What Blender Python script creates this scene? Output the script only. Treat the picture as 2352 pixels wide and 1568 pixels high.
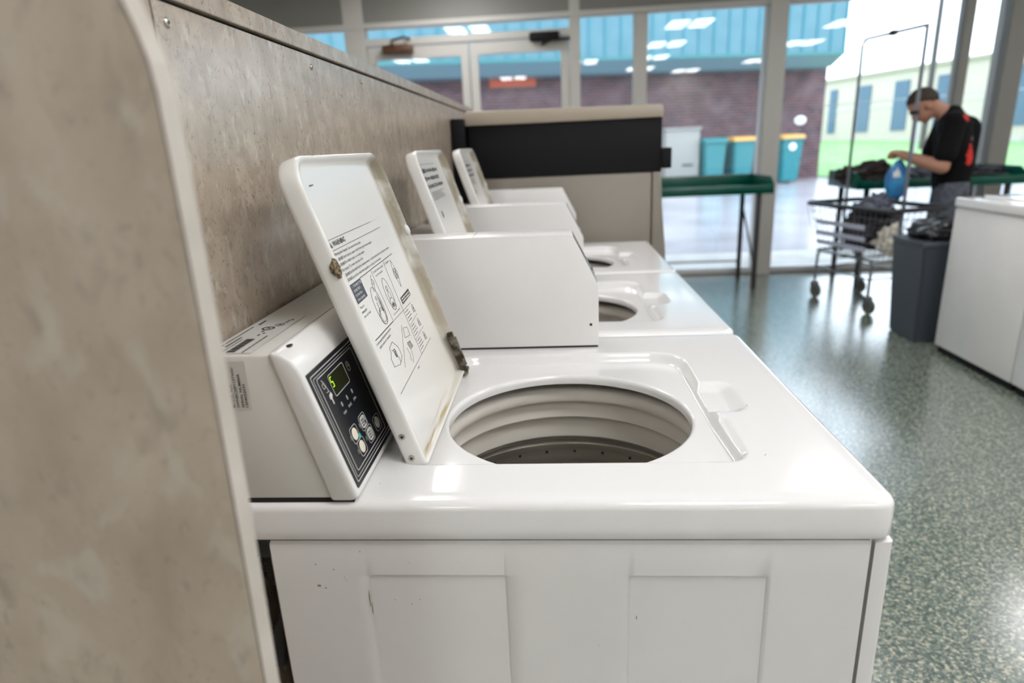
import bpy, bmesh, math, random
from mathutils import Vector, Matrix, noise
PI = math.pi
sc = bpy.context.scene
for o in list(bpy.data.objects): bpy.data.objects.remove(o)
C = sc.collection

# ---------------------------------------------------------------- camera
yaw, pitch, roll, fpx = -.0772, .2972, -.0465, 1457.3
cam_loc = Vector((.4010, -.6282, 1.2976))
fw = Vector((math.sin(yaw)*math.cos(pitch), math.cos(yaw)*math.cos(pitch), -math.sin(pitch)))
r0 = Vector((math.cos(yaw), -math.sin(yaw), 0)); u0 = r0.cross(fw)
rr = math.cos(roll)*r0 + math.sin(roll)*u0; uu = -math.sin(roll)*r0 + math.cos(roll)*u0
cd = bpy.data.cameras.new('camera'); cam = bpy.data.objects.new('camera', cd); C.objects.link(cam)
M4 = Matrix((( rr.x, uu.x, -fw.x, cam_loc.x), (rr.y, uu.y, -fw.y, cam_loc.y), (rr.z, uu.z, -fw.z, cam_loc.z), (0,0,0,1)))
cam.matrix_world = M4
cd.sensor_width = 36; cd.lens = fpx*36/2352; cd.clip_start = .02; cd.clip_end = 500
cd.dof.use_dof = True; cd.dof.focus_distance = .92; cd.dof.aperture_fstop = 2.9
sc.camera = cam
# ---------------------------------------------------------------- world (overcast sky) and exposure
w = bpy.data.worlds.new('overcast_sky'); sc.world = w; w.use_nodes = True
nt = w.node_tree; bg = nt.nodes['Background']
tc = nt.nodes.new('ShaderNodeTexCoord'); nz = nt.nodes.new('ShaderNodeTexNoise'); nz.inputs['Scale'].default_value = 3
cr = nt.nodes.new('ShaderNodeValToRGB'); cr.color_ramp.elements[0].color = (.66,.80,1,1); cr.color_ramp.elements[1].color = (.86,.93,1,1)
nt.links.new(tc.outputs['Generated'], nz.inputs['Vector']); nt.links.new(nz.outputs['Fac'], cr.inputs['Fac']); nt.links.new(cr.outputs['Color'], bg.inputs['Color'])
bg.inputs['Strength'].default_value = 2.35
LAMP = 9.8                                   # radiance of the fluorescent lenses
sc.view_settings.view_transform = 'Standard'; sc.view_settings.look = 'None'
sc.view_settings.gamma = 1; sc.view_settings.use_curve_mapping = False; sc.view_settings.exposure = 1.0

# ---------------------------------------------------------------- materials
def mat(name, col, rough=.5, metal=0, spec=.5, emit=None, es=0, coat=0):
    m = bpy.data.materials.new(name); m.use_nodes = True
    p = m.node_tree.nodes['Principled BSDF']
    p.inputs['Base Color'].default_value = (*col, 1); p.inputs['Roughness'].default_value = rough
    p.inputs['Metallic'].default_value = metal; p.inputs['Specular IOR Level'].default_value = spec
    p.inputs['Coat Weight'].default_value = coat
    if emit: p.inputs['Emission Color'].default_value = (*emit, 1); p.inputs['Emission Strength'].default_value = es
    return m
def nodes(m): return m.node_tree.nodes, m.node_tree.links, m.node_tree.nodes['Principled BSDF']
def noisy(name, c1, c2, scale=20, rough=.5, stretch=(1,1,1), detail=4, bump=0, metal=0, lo=.35, hi=.65, spec=.5):
    m = mat(name, c1, rough, metal, spec); N, L, p = nodes(m)
    tc = N.new('ShaderNodeTexCoord'); mp = N.new('ShaderNodeMapping'); mp.inputs['Scale'].default_value = stretch
    nz = N.new('ShaderNodeTexNoise'); nz.inputs['Scale'].default_value = scale; nz.inputs['Detail'].default_value = detail
    cr = N.new('ShaderNodeValToRGB'); e = cr.color_ramp.elements
    e[0].position = lo; e[0].color = (*c1,1); e[1].position = hi; e[1].color = (*c2,1)
    L.new(tc.outputs['Object'], mp.inputs['Vector']); L.new(mp.outputs['Vector'], nz.inputs['Vector'])
    L.new(nz.outputs['Fac'], cr.inputs['Fac']); L.new(cr.outputs['Color'], p.inputs['Base Color'])
    if bump:
        b = N.new('ShaderNodeBump'); b.inputs['Strength'].default_value = bump; b.inputs['Distance'].default_value = .002
        L.new(nz.outputs['Fac'], b.inputs['Height']); L.new(b.outputs['Normal'], p.inputs['Normal'])
    return m
def mixc(N, L, fac, a, b):
    x = N.new('ShaderNodeMix'); x.data_type = 'RGBA'
    L.new(fac, x.inputs[0])
    for s, v in ((6, a), (7, b)):
        if isinstance(v, tuple): x.inputs[s].default_value = (*v, 1)
        else: L.new(v, x.inputs[s])
    return x.outputs[2]
def laminate(name, sx=1.0, g=1.0, k=1.0):
    m = mat(name, (.45,.39,.31), .26, spec=1.0); N, L, p = nodes(m)
    tc = N.new('ShaderNodeTexCoord')
    def nz(scale, stretch, detail=5, dist=0):
        mp = N.new('ShaderNodeMapping'); mp.inputs['Scale'].default_value = stretch
        n = N.new('ShaderNodeTexNoise'); n.inputs['Scale'].default_value = scale; n.inputs['Detail'].default_value = detail
        n.inputs['Distortion'].default_value = dist
        L.new(tc.outputs['Object'], mp.inputs['Vector']); L.new(mp.outputs['Vector'], n.inputs['Vector']); return n.outputs['Fac']
    def ramp(f, a, b, ca, cb):
        c = N.new('ShaderNodeValToRGB'); e = c.color_ramp.elements; e[0].position = a; e[1].position = b
        e[0].color = (*ca,1); e[1].color = (*cb,1); L.new(f, c.inputs['Fac']); return c.outputs['Color']
    base = ramp(nz(26*sx, (1,1,.7), 6, .3), .3, .7, (.375*g,.303*g,.240*g), (.51*g,.432*g,.350*g))
    f1 = ramp(nz(95*sx, (1,1,.55), 4, .6), .565, .70, (0,0,0), (.75*k,.75*k,.75*k))
    c1 = mixc(N, L, f1, base, (.29,.245,.20))
    f2 = ramp(nz(230*sx, (1,1,.55), 5, 1.6), .61, .69, (0,0,0), (.85*k*k,.85*k*k,.85*k*k))
    c2 = mixc(N, L, f2, c1, (.12,.11,.105))
    f3 = ramp(nz(60*sx, (1,1,.6), 5, .4), .58, .70, (0,0,0), (.6,.6,.6))
    c3 = mixc(N, L, f3, c2, (.58,.54,.46))
    L.new(c3, p.inputs['Base Color'])
    return m
LAM = laminate('speckled_laminate'); LAM2 = laminate('speckled_laminate_end', .5, 1.12, .5)
ENAMEL = mat('white_enamel', (.82,.81,.805), .13, coat=.5)
ENAMEL_S = noisy('white_enamel_cabinet', (.75,.735,.725), (.79,.775,.765), 4, .30)
PLASTIC_W = mat('white_plastic_bezel', (.77,.76,.745), .24)
GREYW = mat('painted_console_case', (.66,.645,.61), .42)
BLACKP = mat('black_control_film', (.012,.013,.017), .22)
INK = mat('black_print', (.03,.03,.035), .5); NAVY = mat('navy_print', (.035,.045,.075), .45)
WINK = mat('white_print', (.62,.62,.60), .5)
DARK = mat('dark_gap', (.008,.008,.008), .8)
CREAMB = mat('worn_cream_button', (.74,.68,.55), .45); TEALB = mat('teal_wear', (.03,.42,.42), .5)
SCREEN = mat('display_window', (.02,.022,.008), .12)
LED = mat('green_digit', (.3,.5,0), .4, emit=(.45,.9,.02), es=.75)
LEDOFF = mat('indicator_lens', (.30,.31,.30), .3)
SCREWM = mat('screw_steel', (.55,.53,.48), .35, 1)
STEEL = noisy('stainless_basket', (.34,.32,.28), (.48,.45,.40), 3, .36, (1,1,20), metal=.75)
TUBW = mat('tub_plastic', (.70,.655,.59), .36)
HOSE = mat('black_rubber', (.012,.012,.013), .45)
STEELH = noisy('hinge_metal', (.06,.045,.03), (.36,.33,.29), 60, .4, metal=.8)
RUST = noisy('rust', (.07,.05,.025), (.30,.25,.15), 320, .85, lo=.40, hi=.62, bump=.6)
STICK = mat('clear_label', (.70,.685,.65), .35)
MIRR = mat('chrome', (.55,.57,.60), .18, 1)
# lid pan: white with brown grime along the far flange and the hinge line (object space: x = across, y = up the lid)
def lid_material():
    m = mat('lid_enamel', (.79,.785,.76), .20); N, L, p = nodes(m)
    tc = N.new('ShaderNodeTexCoord'); sp = N.new('ShaderNodeSeparateXYZ'); L.new(tc.outputs['Object'], sp.inputs[0])
    def mr(s, a, b, inv=False):
        r = N.new('ShaderNodeMapRange'); r.inputs[1].default_value = a; r.inputs[2].default_value = b
        if inv: r.inputs[3].default_value = 1; r.inputs[4].default_value = 0
        L.new(s, r.inputs[0]); return r.outputs[0]
    def mul(a, b, op='MULTIPLY'):
        x = N.new('ShaderNodeMath'); x.operation = op; x.use_clamp = True; L.new(a, x.inputs[0])
        if isinstance(b, float): x.inputs[1].default_value = b
        else: L.new(b, x.inputs[1])
        return x.outputs[0]
    n1 = N.new('ShaderNodeTexNoise'); n1.inputs['Scale'].default_value = 14; n1.inputs['Detail'].default_value = 5
    L.new(tc.outputs['Object'], n1.inputs['Vector'])
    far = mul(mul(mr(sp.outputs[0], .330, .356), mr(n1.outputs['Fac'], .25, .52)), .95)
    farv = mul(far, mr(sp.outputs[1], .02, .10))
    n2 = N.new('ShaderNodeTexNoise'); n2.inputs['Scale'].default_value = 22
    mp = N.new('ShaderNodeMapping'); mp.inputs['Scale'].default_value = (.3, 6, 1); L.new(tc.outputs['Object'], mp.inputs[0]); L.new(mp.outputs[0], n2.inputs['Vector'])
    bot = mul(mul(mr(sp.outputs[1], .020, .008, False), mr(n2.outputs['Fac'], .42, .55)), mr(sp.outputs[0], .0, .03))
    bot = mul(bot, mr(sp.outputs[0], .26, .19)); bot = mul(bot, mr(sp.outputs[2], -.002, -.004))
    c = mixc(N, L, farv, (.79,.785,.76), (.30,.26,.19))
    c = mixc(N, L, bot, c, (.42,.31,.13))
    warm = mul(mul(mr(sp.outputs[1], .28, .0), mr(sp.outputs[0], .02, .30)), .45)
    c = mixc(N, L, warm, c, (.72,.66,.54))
    L.new(c, p.inputs['Base Color']); return m
LIDM = lid_material()
# floor: speckled green vinyl
def floor_material():
    m = mat('speckled_vinyl', (.3,.35,.3), .22, spec=.9, coat=1.0); N, L, p = nodes(m)
    tc = N.new('ShaderNodeTexCoord')
    v = N.new('ShaderNodeTexVoronoi'); v.inputs['Scale'].default_value = 165
    L.new(tc.outputs['Object'], v.inputs['Vector'])
    n = N.new('ShaderNodeTexNoise'); n.inputs['Scale'].default_value = 420; n.inputs['Detail'].default_value = 1
    L.new(tc.outputs['Object'], n.inputs['Vector'])
    nb = N.new('ShaderNodeTexNoise'); nb.inputs['Scale'].default_value = 75; nb.inputs['Detail'].default_value = 3
    L.new(tc.outputs['Object'], nb.inputs['Vector'])
    s = N.new('ShaderNodeSeparateColor'); L.new(v.outputs['Color'], s.inputs[0])
    a = N.new('ShaderNodeMath'); a.operation = 'MULTIPLY_ADD'; a.inputs[1].default_value = .55; L.new(s.outputs[0], a.inputs[0])
    b = N.new('ShaderNodeMath'); b.operation = 'MULTIPLY_ADD'; b.inputs[1].default_value = .9; b.inputs[2].default_value = -.22; L.new(nb.outputs['Fac'], b.inputs[0]); L.new(b.outputs[0], a.inputs[2])
    cr = N.new('ShaderNodeValToRGB'); cr.color_ramp.interpolation = 'LINEAR'
    e = cr.color_ramp.elements; e[0].position = .18; e[0].color = (.045,.07,.062,1); e[1].position = .82; e[1].color = (.52,.50,.40,1)
    for pos, col in ((.36,(.075,.112,.095,1)), (.52,(.13,.175,.145,1)), (.66,(.27,.29,.225,1))):
        x = e.new(pos); x.color = col
    L.new(a.outputs[0], cr.inputs['Fac']); L.new(cr.outputs['Color'], p.inputs['Base Color'])
    return m
FLOOR = floor_material(); FLOOR.node_tree.nodes['Principled BSDF'].inputs['Coat Roughness'].default_value = .20
WALLM = noisy('painted_wall', (.80,.77,.73), (.83,.80,.76), 6, .7)
CEIL = noisy('ceiling_tile', (.78,.77,.755), (.84,.83,.81), 60, .9)
ALU = mat('window_frame_paint', (.55,.53,.49), .45); ALU_D = mat('bronze_frame', (.23,.22,.20), .5)
ALU_W = mat('white_sill', (.72,.73,.74), .4)
def glass_material():
    m = bpy.data.materials.new('window_glass'); m.use_nodes = True; N = m.node_tree.nodes; L = m.node_tree.links
    for n in list(N): N.remove(n)
    out = N.new('ShaderNodeOutputMaterial'); t = N.new('ShaderNodeBsdfTransparent'); t.inputs[0].default_value = (.97,.985,.98,1)
    g = N.new('ShaderNodeBsdfGlossy'); g.inputs['Roughness'].default_value = .0; f = N.new('ShaderNodeFresnel'); f.inputs['IOR'].default_value = 1.5
    x = N.new('ShaderNodeMixShader'); L.new(f.outputs[0], x.inputs[0]); L.new(t.outputs[0], x.inputs[1]); L.new(g.outputs[0], x.inputs[2])
    L.new(x.outputs[0], out.inputs[0]); return m
GLASS = glass_material()
def brick_material():
    m = mat('red_brick', (.2,.09,.08), .85); N, L, p = nodes(m)
    tc = N.new('ShaderNodeTexCoord'); mp = N.new('ShaderNodeMapping'); mp.inputs['Rotation'].default_value = (PI/2, 0, 0)
    b = N.new('ShaderNodeTexBrick'); b.inputs['Scale'].default_value = 1.0
    b.inputs['Brick Width'].default_value = .24; b.inputs['Row Height'].default_value = .085; b.inputs['Mortar Size'].default_value = .012
    b.inputs['Color1'].default_value = (.11,.036,.038,1); b.inputs['Color2'].default_value = (.03,.014,.02,1); b.inputs['Mortar'].default_value = (.15,.115,.125,1)
    n = N.new('ShaderNodeTexNoise'); n.inputs['Scale'].default_value = 2.2; n.inputs['Detail'].default_value = 4
    L.new(tc.outputs['Object'], mp.inputs[0]); L.new(mp.outputs[0], b.inputs['Vector']); L.new(tc.outputs['Object'], n.inputs['Vector'])
    c = N.new('ShaderNodeValToRGB'); c.color_ramp.elements[0].position = .45; c.color_ramp.elements[1].position = .72
    c.color_ramp.elements[1].color = (.38,.38,.38,1)
    L.new(n.outputs['Fac'], c.inputs['Fac'])
    L.new(mixc(N, L, c.outputs['Color'], b.outputs['Color'], (.20,.145,.17)), p.inputs['Base Color']); return m
BRICK = brick_material()
TEAL = noisy('teal_metal_roofing', (.065,.175,.215), (.08,.20,.24), 2, .4)
TEAL_L = mat('pale_teal_trim', (.16,.27,.31), .5)
BINM = mat('teal_bin', (.015,.17,.19), .45); BINY = mat('yellow_lid', (.60,.33,.08), .5)
CREAM = mat('cream_siding', (.50,.45,.385), .6); BLUED = mat('blue_roller_door', (.035,.10,.17), .5)
GREY = mat('light_grey_box', (.24,.24,.22), .5); CONC = noisy('concrete_kerb', (.40,.39,.37), (.5,.49,.47), 3, .8)
GRASS = noisy('grass', (.13,.30,.085), (.22,.42,.15), 1.2, .9, detail=8)
ASPH = noisy('wet_asphalt', (.33,.32,.345), (.46,.445,.48), .6, .20, detail=8, lo=.35, hi=.6)
GREENT = mat('green_table_plastic', (.0,.085,.055), .22); BROWNM = mat('brown_steel_leg', (.035,.03,.028), .5)
TAUPE = noisy('taupe_machine_panel', (.23,.205,.170), (.27,.24,.205), 3, .38); TAN = mat('tan_machine_cap', (.42,.36,.285), .35)
BLACKM = mat('black_machine_panel', (.008,.008,.009), .6, spec=.2)
SKIN = mat('skin', (.42,.21,.14), .55); HAIR = noisy('dark_brown_hair', (.02,.012,.008), (.05,.03,.02), 90, .7)
SHIRT = mat('black_cotton', (.0035,.0035,.004), .9, spec=.2); REDP = mat('red_print', (.60,.02,.012), .7)
JEAN = noisy('grey_denim', (.06,.07,.09), (.12,.13,.16), 30, .85); SHOE = mat('black_shoe', (.015,.013,.013), .6)
BINGREY = mat('grey_trash_bin', (.055,.065,.08), .45); BAGBLK = mat('black_bin_liner', (.01,.01,.012), .35)
CLOTHD = noisy('dark_laundry', (.012,.012,.018), (.05,.045,.055), 14, .9); CLOTHB = noisy('brown_black_laundry', (.012,.01,.01), (.05,.03,.025), 18, .9)
CLOTHG = noisy('slate_laundry', (.06,.065,.09), (.13,.14,.18), 16, .9); CLOTHW = noisy('off_white_towel', (.62,.58,.50), (.8,.76,.68), 40, .95)
BLUEBAG = noisy('blue_printed_bag', (.02,.14,.42), (.05,.32,.62), 9, .3); WHITEM = mat('white_patch', (.8,.82,.85), .5); DBLUE = mat('dark_blue_cloth', (.015,.02,.14), .7)

# ---------------------------------------------------------------- mesh helpers
class MB:
    def __init__(s): s.v = []; s.f = []; s.m = []
    def add(s, vs, fs, mi=0, M=None):
        b = len(s.v)
        for v in vs:
            v = Vector(v); s.v.append(tuple(M @ v if M else v))
        for f in fs: s.f.append([b+i for i in f]); s.m.append(mi)
        return s
    def bm(s, bm, mi=0, M=None):
        bm.verts.index_update()
        s.add([v.co.copy() for v in bm.verts], [[v.index for v in f.verts] for f in bm.faces], mi, M); bm.free(); return s
    def box(s, a, b, r=0, seg=2, mi=0, M=None):
        bm = bmesh.new(); bmesh.ops.create_cube(bm, size=1)
        c = [(a[i]+b[i])/2 for i in range(3)]; d = [abs(b[i]-a[i]) for i in range(3)]
        for v in bm.verts: v.co = Vector([c[i]+v.co[i]*d[i] for i in range(3)])
        if r: bmesh.ops.bevel(bm, geom=bm.edges[:], offset=min(r, min(d)*.49), segments=seg, affect='EDGES', profile=.5)
        return s.bm(bm, mi, M)
    def prism(s, pts, h0, h1, ax='y', r=0, seg=2, mi=0, M=None):
        # pts: outline in the plane perpendicular to ax
        def P(p, h): return {'x': (h,p[0],p[1]), 'y': (p[0],h,p[1]), 'z': (p[0],p[1],h)}[ax]
        bm = bmesh.new(); A = [bm.verts.new(P(p,h0)) for p in pts]; B = [bm.verts.new(P(p,h1)) for p in pts]
        n = len(pts); bm.faces.new(A); bm.faces.new(B[::-1])
        for i in range(n): bm.faces.new((A[i], B[i], B[(i+1)%n], A[(i+1)%n]))
        bmesh.ops.recalc_face_normals(bm, faces=bm.faces[:])
        if r: bmesh.ops.bevel(bm, geom=bm.edges[:], offset=r, segments=seg, affect='EDGES', profile=.5)
        return s.bm(bm, mi, M)
    def tube(s, pts, r, n=10, closed=False, mi=0, cap=True, M=None):
        pts = [Vector(p) for p in pts]; rad = r if isinstance(r, (list,tuple)) else [r]*len(pts)
        N = len(pts); vs = []; up = None
        for i, p in enumerate(pts):
            if closed: t = pts[(i+1)%N]-pts[i-1]
            else: t = pts[min(i+1,N-1)]-pts[max(i-1,0)]
            t.normalize()
            if up is None: up = Vector((0,0,1)) if abs(t.z)<.9 else Vector((1,0,0))
            a = t.cross(up); 
            if a.length < 1e-5: a = t.cross(Vector((0,1,0)))
            a.normalize(); b = t.cross(a).normalized(); up = -b if False else up
            if i == 0: pa = a
            else:
                a = (pa - t*pa.dot(t)).normalized(); b = t.cross(a); pa = a
            vs += [p+rad[i]*(math.cos(2*PI*k/n)*a+math.sin(2*PI*k/n)*b) for k in range(n)]
        fs = []
        for i in range(N if closed else N-1):
            j = (i+1)%N
            for k in range(n): fs.append((i*n+k, i*n+(k+1)%n, j*n+(k+1)%n, j*n+k))
        if cap and not closed: fs.append(list(range(n))[::-1]); fs.append([(N-1)*n+k for k in range(n)])
        return s.add(vs, fs, mi, M)
    def lathe(s, prof, n=96, c=(0,0,0), mi=0, close=False, M=None):
        vs = []; fs = []
        for r, z in prof: vs += [(c[0]+r*math.cos(2*PI*k/n), c[1]+r*math.sin(2*PI*k/n), c[2]+z) for k in range(n)]
        for i in range(len(prof)-1):
            for k in range(n): fs.append((i*n+k, i*n+(k+1)%n, (i+1)*n+(k+1)%n, (i+1)*n+k))
        if close: fs.append([(len(prof)-1)*n+k for k in range(n)]); fs.append(list(range(n))[::-1])
        return s.add(vs, fs, mi, M)
    def ell(s, c, r, n=16, m=10, mi=0, M=None, rot=None):
        bm = bmesh.new(); bmesh.ops.create_uvsphere(bm, u_segments=n, v_segments=m, radius=1)
        for v in bm.verts:
            q = Vector((v.co.x*r[0], v.co.y*r[1], v.co.z*r[2]))
            if rot: q = rot @ q
            v.co = q + Vector(c)
        return s.bm(bm, mi, M)
    def capsule(s, a, b, ra, rb, mi=0, sq=1.0, M=None):
        a = Vector(a); b = Vector(b); n = 7; t = (b-a); L_ = t.length; t.normalize(); P = []; R_ = []
        for i in range(5): q = -PI/2+PI/2*i/5; P.append(a+t*ra*math.sin(q)); R_.append(max(ra*math.cos(q), .001))
        for i in range(n): P.append(a+t*L_*i/(n-1)); R_.append(ra+(rb-ra)*i/(n-1))
        for i in range(1,6): q = PI/2*i/5; P.append(b+t*rb*math.sin(q)); R_.append(max(rb*math.cos(q), .001))
        return s.tube(P, R_, 14, mi=mi, M=M)
    def line(s, a, b, wd, w=0, h=.0002, mi=0):
        # flat bar in the xy plane of the part (printed line)
        a = Vector((a[0],a[1],0)); b = Vector((b[0],b[1],0)); t = (b-a).normalized(); n = Vector((-t.y,t.x,0))*wd/2
        q = [a-n, b-n, b+n, a+n]; z0 = Vector((0,0,w)); z1 = Vector((0,0,w+h))
        return s.add([x+z0 for x in q]+[x+z1 for x in q], [(0,3,2,1),(4,5,6,7),(0,1,5,4),(1,2,6,5),(2,3,7,6),(3,0,4,7)], mi)
    def path(s, pts, wd, w=0, closed=False, mi=0):
        for i in range(len(pts)-(0 if closed else 1)): s.line(pts[i], pts[(i+1)%len(pts)], wd, w, mi=mi)
        return s
    def plate(s, pts, w0, w1, mi=0): return s.prism(pts, w0, w1, 'z', mi=mi)
    def text(s, txt, u, v, width, cap, w=0, mi=0, bold=0, rot=0):
        cu = bpy.data.curves.new('t', 'FONT'); cu.body = txt; cu.size = 1; cu.resolution_u = 2; cu.offset = bold
        ob = bpy.data.objects.new('t', cu); me = bpy.data.meshes.new_from_object(ob)
        xs = [q.co.x for q in me.vertices]
        if xs:
            x0, x1 = min(xs), max(xs); sx = (width/(x1-x0)) if width else cap/.69; sy = cap/.69
            cr_, sr = math.cos(rot), math.sin(rot)
            P = [((q.co.x-x0)*sx, q.co.y*sy) for q in me.vertices]
            s.add([(u+x*cr_-y*sr, v+x*sr+y*cr_, w) for x, y in P], [list(p.vertices) for p in me.polygons], mi)
        bpy.data.objects.remove(ob); bpy.data.meshes.remove(me); bpy.data.curves.remove(cu); return s
    def build(s, name, mats, parent=None, smooth=35, loc=None, matrix=None):
        me = bpy.data.meshes.new(name); me.from_pydata(s.v, [], s.f)
        for m_ in (mats if isinstance(mats, (list,tuple)) else [mats]): me.materials.append(m_)
        me.polygons.foreach_set('material_index', s.m)
        if smooth:
            bm = bmesh.new(); bm.from_mesh(me)
            for f in bm.faces: f.smooth = True
            th = math.radians(smooth)
            for e in bm.edges:
                if len(e.link_faces) == 2 and e.calc_face_angle(0) > th: e.smooth = False
            bm.to_mesh(me); bm.free()
        me.update(); o = bpy.data.objects.new(name, me); C.objects.link(o)
        if parent: o.parent = parent
        if loc: o.location = loc
        if matrix is not None: o.matrix_local = matrix
        return o
def tag(o, label=None, cat=None, group=None, kind=None):
    if label: o['label'] = label
    if cat: o['category'] = cat
    if group: o['group'] = group
    if kind: o['kind'] = kind
    return o
def thing(name, loc, label, cat, group=None, rz=0):
    o = bpy.data.objects.new(name, None); o.empty_display_size = .1; C.objects.link(o); o.location = loc; o.rotation_euler = (0,0,rz)
    return tag(o, label, cat, group)
def struct(o): o['kind'] = 'structure'; return o
def copy_tree(o, parent=None):
    c = o.copy(); C.objects.link(c)
    if parent: c.parent = parent
    for ch in [x for x in list(bpy.data.objects) if x.parent == o]: copy_tree(ch, c)
    return c
def rrect(x0, y0, x1, y1, rs, n=6):
    """rounded rectangle outline, counter-clockwise; rs = radii (bl, br, tr, tl)"""
    if not isinstance(rs, (list,tuple)): rs = (rs,)*4
    cs = ((x0,y0,1,1,PI), (x1,y0,-1,1,1.5*PI), (x1,y1,-1,-1,0), (x0,y1,1,-1,.5*PI)); out = []
    for (cx,cy,sx,sy,a0), r in zip(cs, rs):
        for k in range(n+1):
            a = a0+.5*PI*k/n; out.append((cx+sx*r+r*math.cos(a), cy+sy*r+r*math.sin(a)))
    return out
def remesh(ob, vox, smooth=4):
    m = ob.modifiers.new('m', 'REMESH'); m.mode = 'VOXEL'; m.voxel_size = vox; m.use_smooth_shade = True
    s_ = ob.modifiers.new('s', 'SMOOTH'); s_.iterations = smooth; s_.factor = .5
    dg = bpy.context.evaluated_depsgraph_get(); ev = ob.evaluated_get(dg); me = bpy.data.meshes.new_from_object(ev)
    mats = [x for x in ob.data.materials]; ob.modifiers.clear(); ob.data = me
    if not me.materials:
        for x in mats: me.materials.append(x)
    for p in me.polygons: p.use_smooth = True
    return ob

# ---------------------------------------------------------------- room shell
YW = 5.73; ZC = 2.75; X0, X1, YB = -3.2, 6.4, -3.6
struct(MB().box((X0-.1,YB-.1,-.12),(X1+.1,YW+.08,0)).build('floor', FLOOR, smooth=0))
m = MB().box((X0-.1,YB-.1,ZC),(X1+.1,YW+.1,ZC+.1))
for i in range(16): m.box((X0+.6*i+.38,YB,ZC-.006),(X0+.6*i+.40,YW,ZC+.001))
for i in range(15): m.box((X0,YB+.6*i+.25,ZC-.006),(X1,YB+.6*i+.27,ZC+.001))
struct(m.build('ceiling', CEIL, smooth=0))
struct(MB().box((X0-.1,YB-.1,0),(X0,YW+.1,ZC)).build('wall_left', WALLM, smooth=0))
struct(MB().box((X1,YB-.1,0),(X1+.1,YW+.1,ZC)).build('wall_right', WALLM, smooth=0))
struct(MB().box((X0,YB-.1,0),(X1,YB,ZC)).build('wall_rear', WALLM, smooth=0))
struct(MB().box((X0,YW-.06,2.43),(X1,YW+.12,ZC)).build('wall_front', ALU_D, smooth=0))
struct(MB().box((X0,YW-.02,.0),(-1.45,YW+.06,.055),.004).box((.62,YW-.02,.0),(X1,YW+.06,.055),.004).build('trim_1', ALU_W, smooth=0))
struct(MB().box((X0,YW-.035,0),(-1.5,YW-.021,.012)).box((.68,YW-.035,0),(X1,YW-.021,.012)).build('trim_2', ALU_D, smooth=0))
struct(MB().box((X0,YW-.08,2.385),(X1,YW+.02,2.43),.004).build('trim_3', ALU, smooth=0))
# mullions and the structural posts
def post(n, x0, x1, y0, y1, z0, z1, m_): struct(MB().box((x0,y0,z0),(x1,y1,z1),.006).build(n, m_, smooth=0))
post('trim_4', -1.50,-1.31, YW-.07,YW+.06, 0,2.70, ALU)
post('trim_5', .56,.655, YW-.07,YW+.05, 0,2.62, ALU)
post('trim_6', 1.14,1.26, YW-.05,YW+.07, .055,2.43, ALU)
post('trim_7', 2.31,2.47, YW-.10,YW+.10, 0,2.43, ALU)
post('trim_8', 3.98,4.06, YW-.05,YW+.07, .055,2.43, ALU_D)
post('trim_9', 4.33,4.49, YW-.10,YW+.10, 0,2.43, ALU_D)
post('trim_10', -1.35,.62, YW-.05,YW+.04, 2.235,2.30, ALU)
# window panes
k = 1
for (a, b, z0, z1) in ((X0,-1.50,.055,2.385),(-1.31,.56,2.30,2.385),(.655,1.14,.055,2.385),(1.26,2.31,.055,2.385),(2.47,3.98,.055,2.385),(4.06,4.33,.055,2.385),(4.49,X1,.055,2.385)):
    struct(MB().box((a,YW-.003,z0),(b,YW+.003,z1)).build('window_%d' % k, GLASS, smooth=0)); k += 1
# double doors (stiles and rails as the door, pane and closer below)
def door(n, xa, xb, hx0, hx1, cm):
    y0, y1 = YW-.035, YW+.015; m = MB()
    m.box((xa,y0,.01),(xa+.075,y1,2.225),.004).box((xb-.075,y0,.01),(xb,y1,2.225),.004)
    m.box((xa+.07,y0,2.12),(xb-.07,y1,2.225),.004).box((xa+.07,y0,.01),(xb-.07,y1,.22),.004)
    o = struct(m.build(n, ALU, smooth=0))
    MB().box((xa+.07,YW-.011,.21),(xb-.07,YW-.005,2.13)).build('door_glass', GLASS, o, smooth=0)
    MB().tube([(hx0,y0-.045,.95),(hx1,y0-.045,.95)], .014).tube([(hx0,y0-.045,.95),(hx0,y0,.95)],.012).tube([(hx1,y0-.045,.95),(hx1,y0,.95)],.012).build('door_push_bar', MIRR, o)
    return o
BRASS = mat('brown_closer', (.10,.045,.02), .4, .3)
d1 = door('door_1', -1.305, -.365, -1.2, -.45, None); d2 = door('door_2', -.355, .555, -.27, .45, None)
cl = MB().box((-1.15,YW-.13,2.16),(-.87,YW-.036,2.235),.012).build('door_closer', BRASS, d1)
MB().tube([(-1.06,YW-.09,2.235),(-1.06,YW-.09,2.275),(-.93,YW-.16,2.285),(-.90,YW-.06,2.285)], .010).build('closer_arm', BLACKM, cl)
cl = MB().box((.20,YW-.13,2.20),(.47,YW-.052,2.27),.012).build('door_closer', BLACKM, d2)
MB().tube([(.33,YW-.09,2.2),(.31,YW-.10,2.165),(.40,YW-.15,2.20),(.56,YW-.07,2.21)], .011).build('closer_arm', BLACKM, cl)

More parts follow.
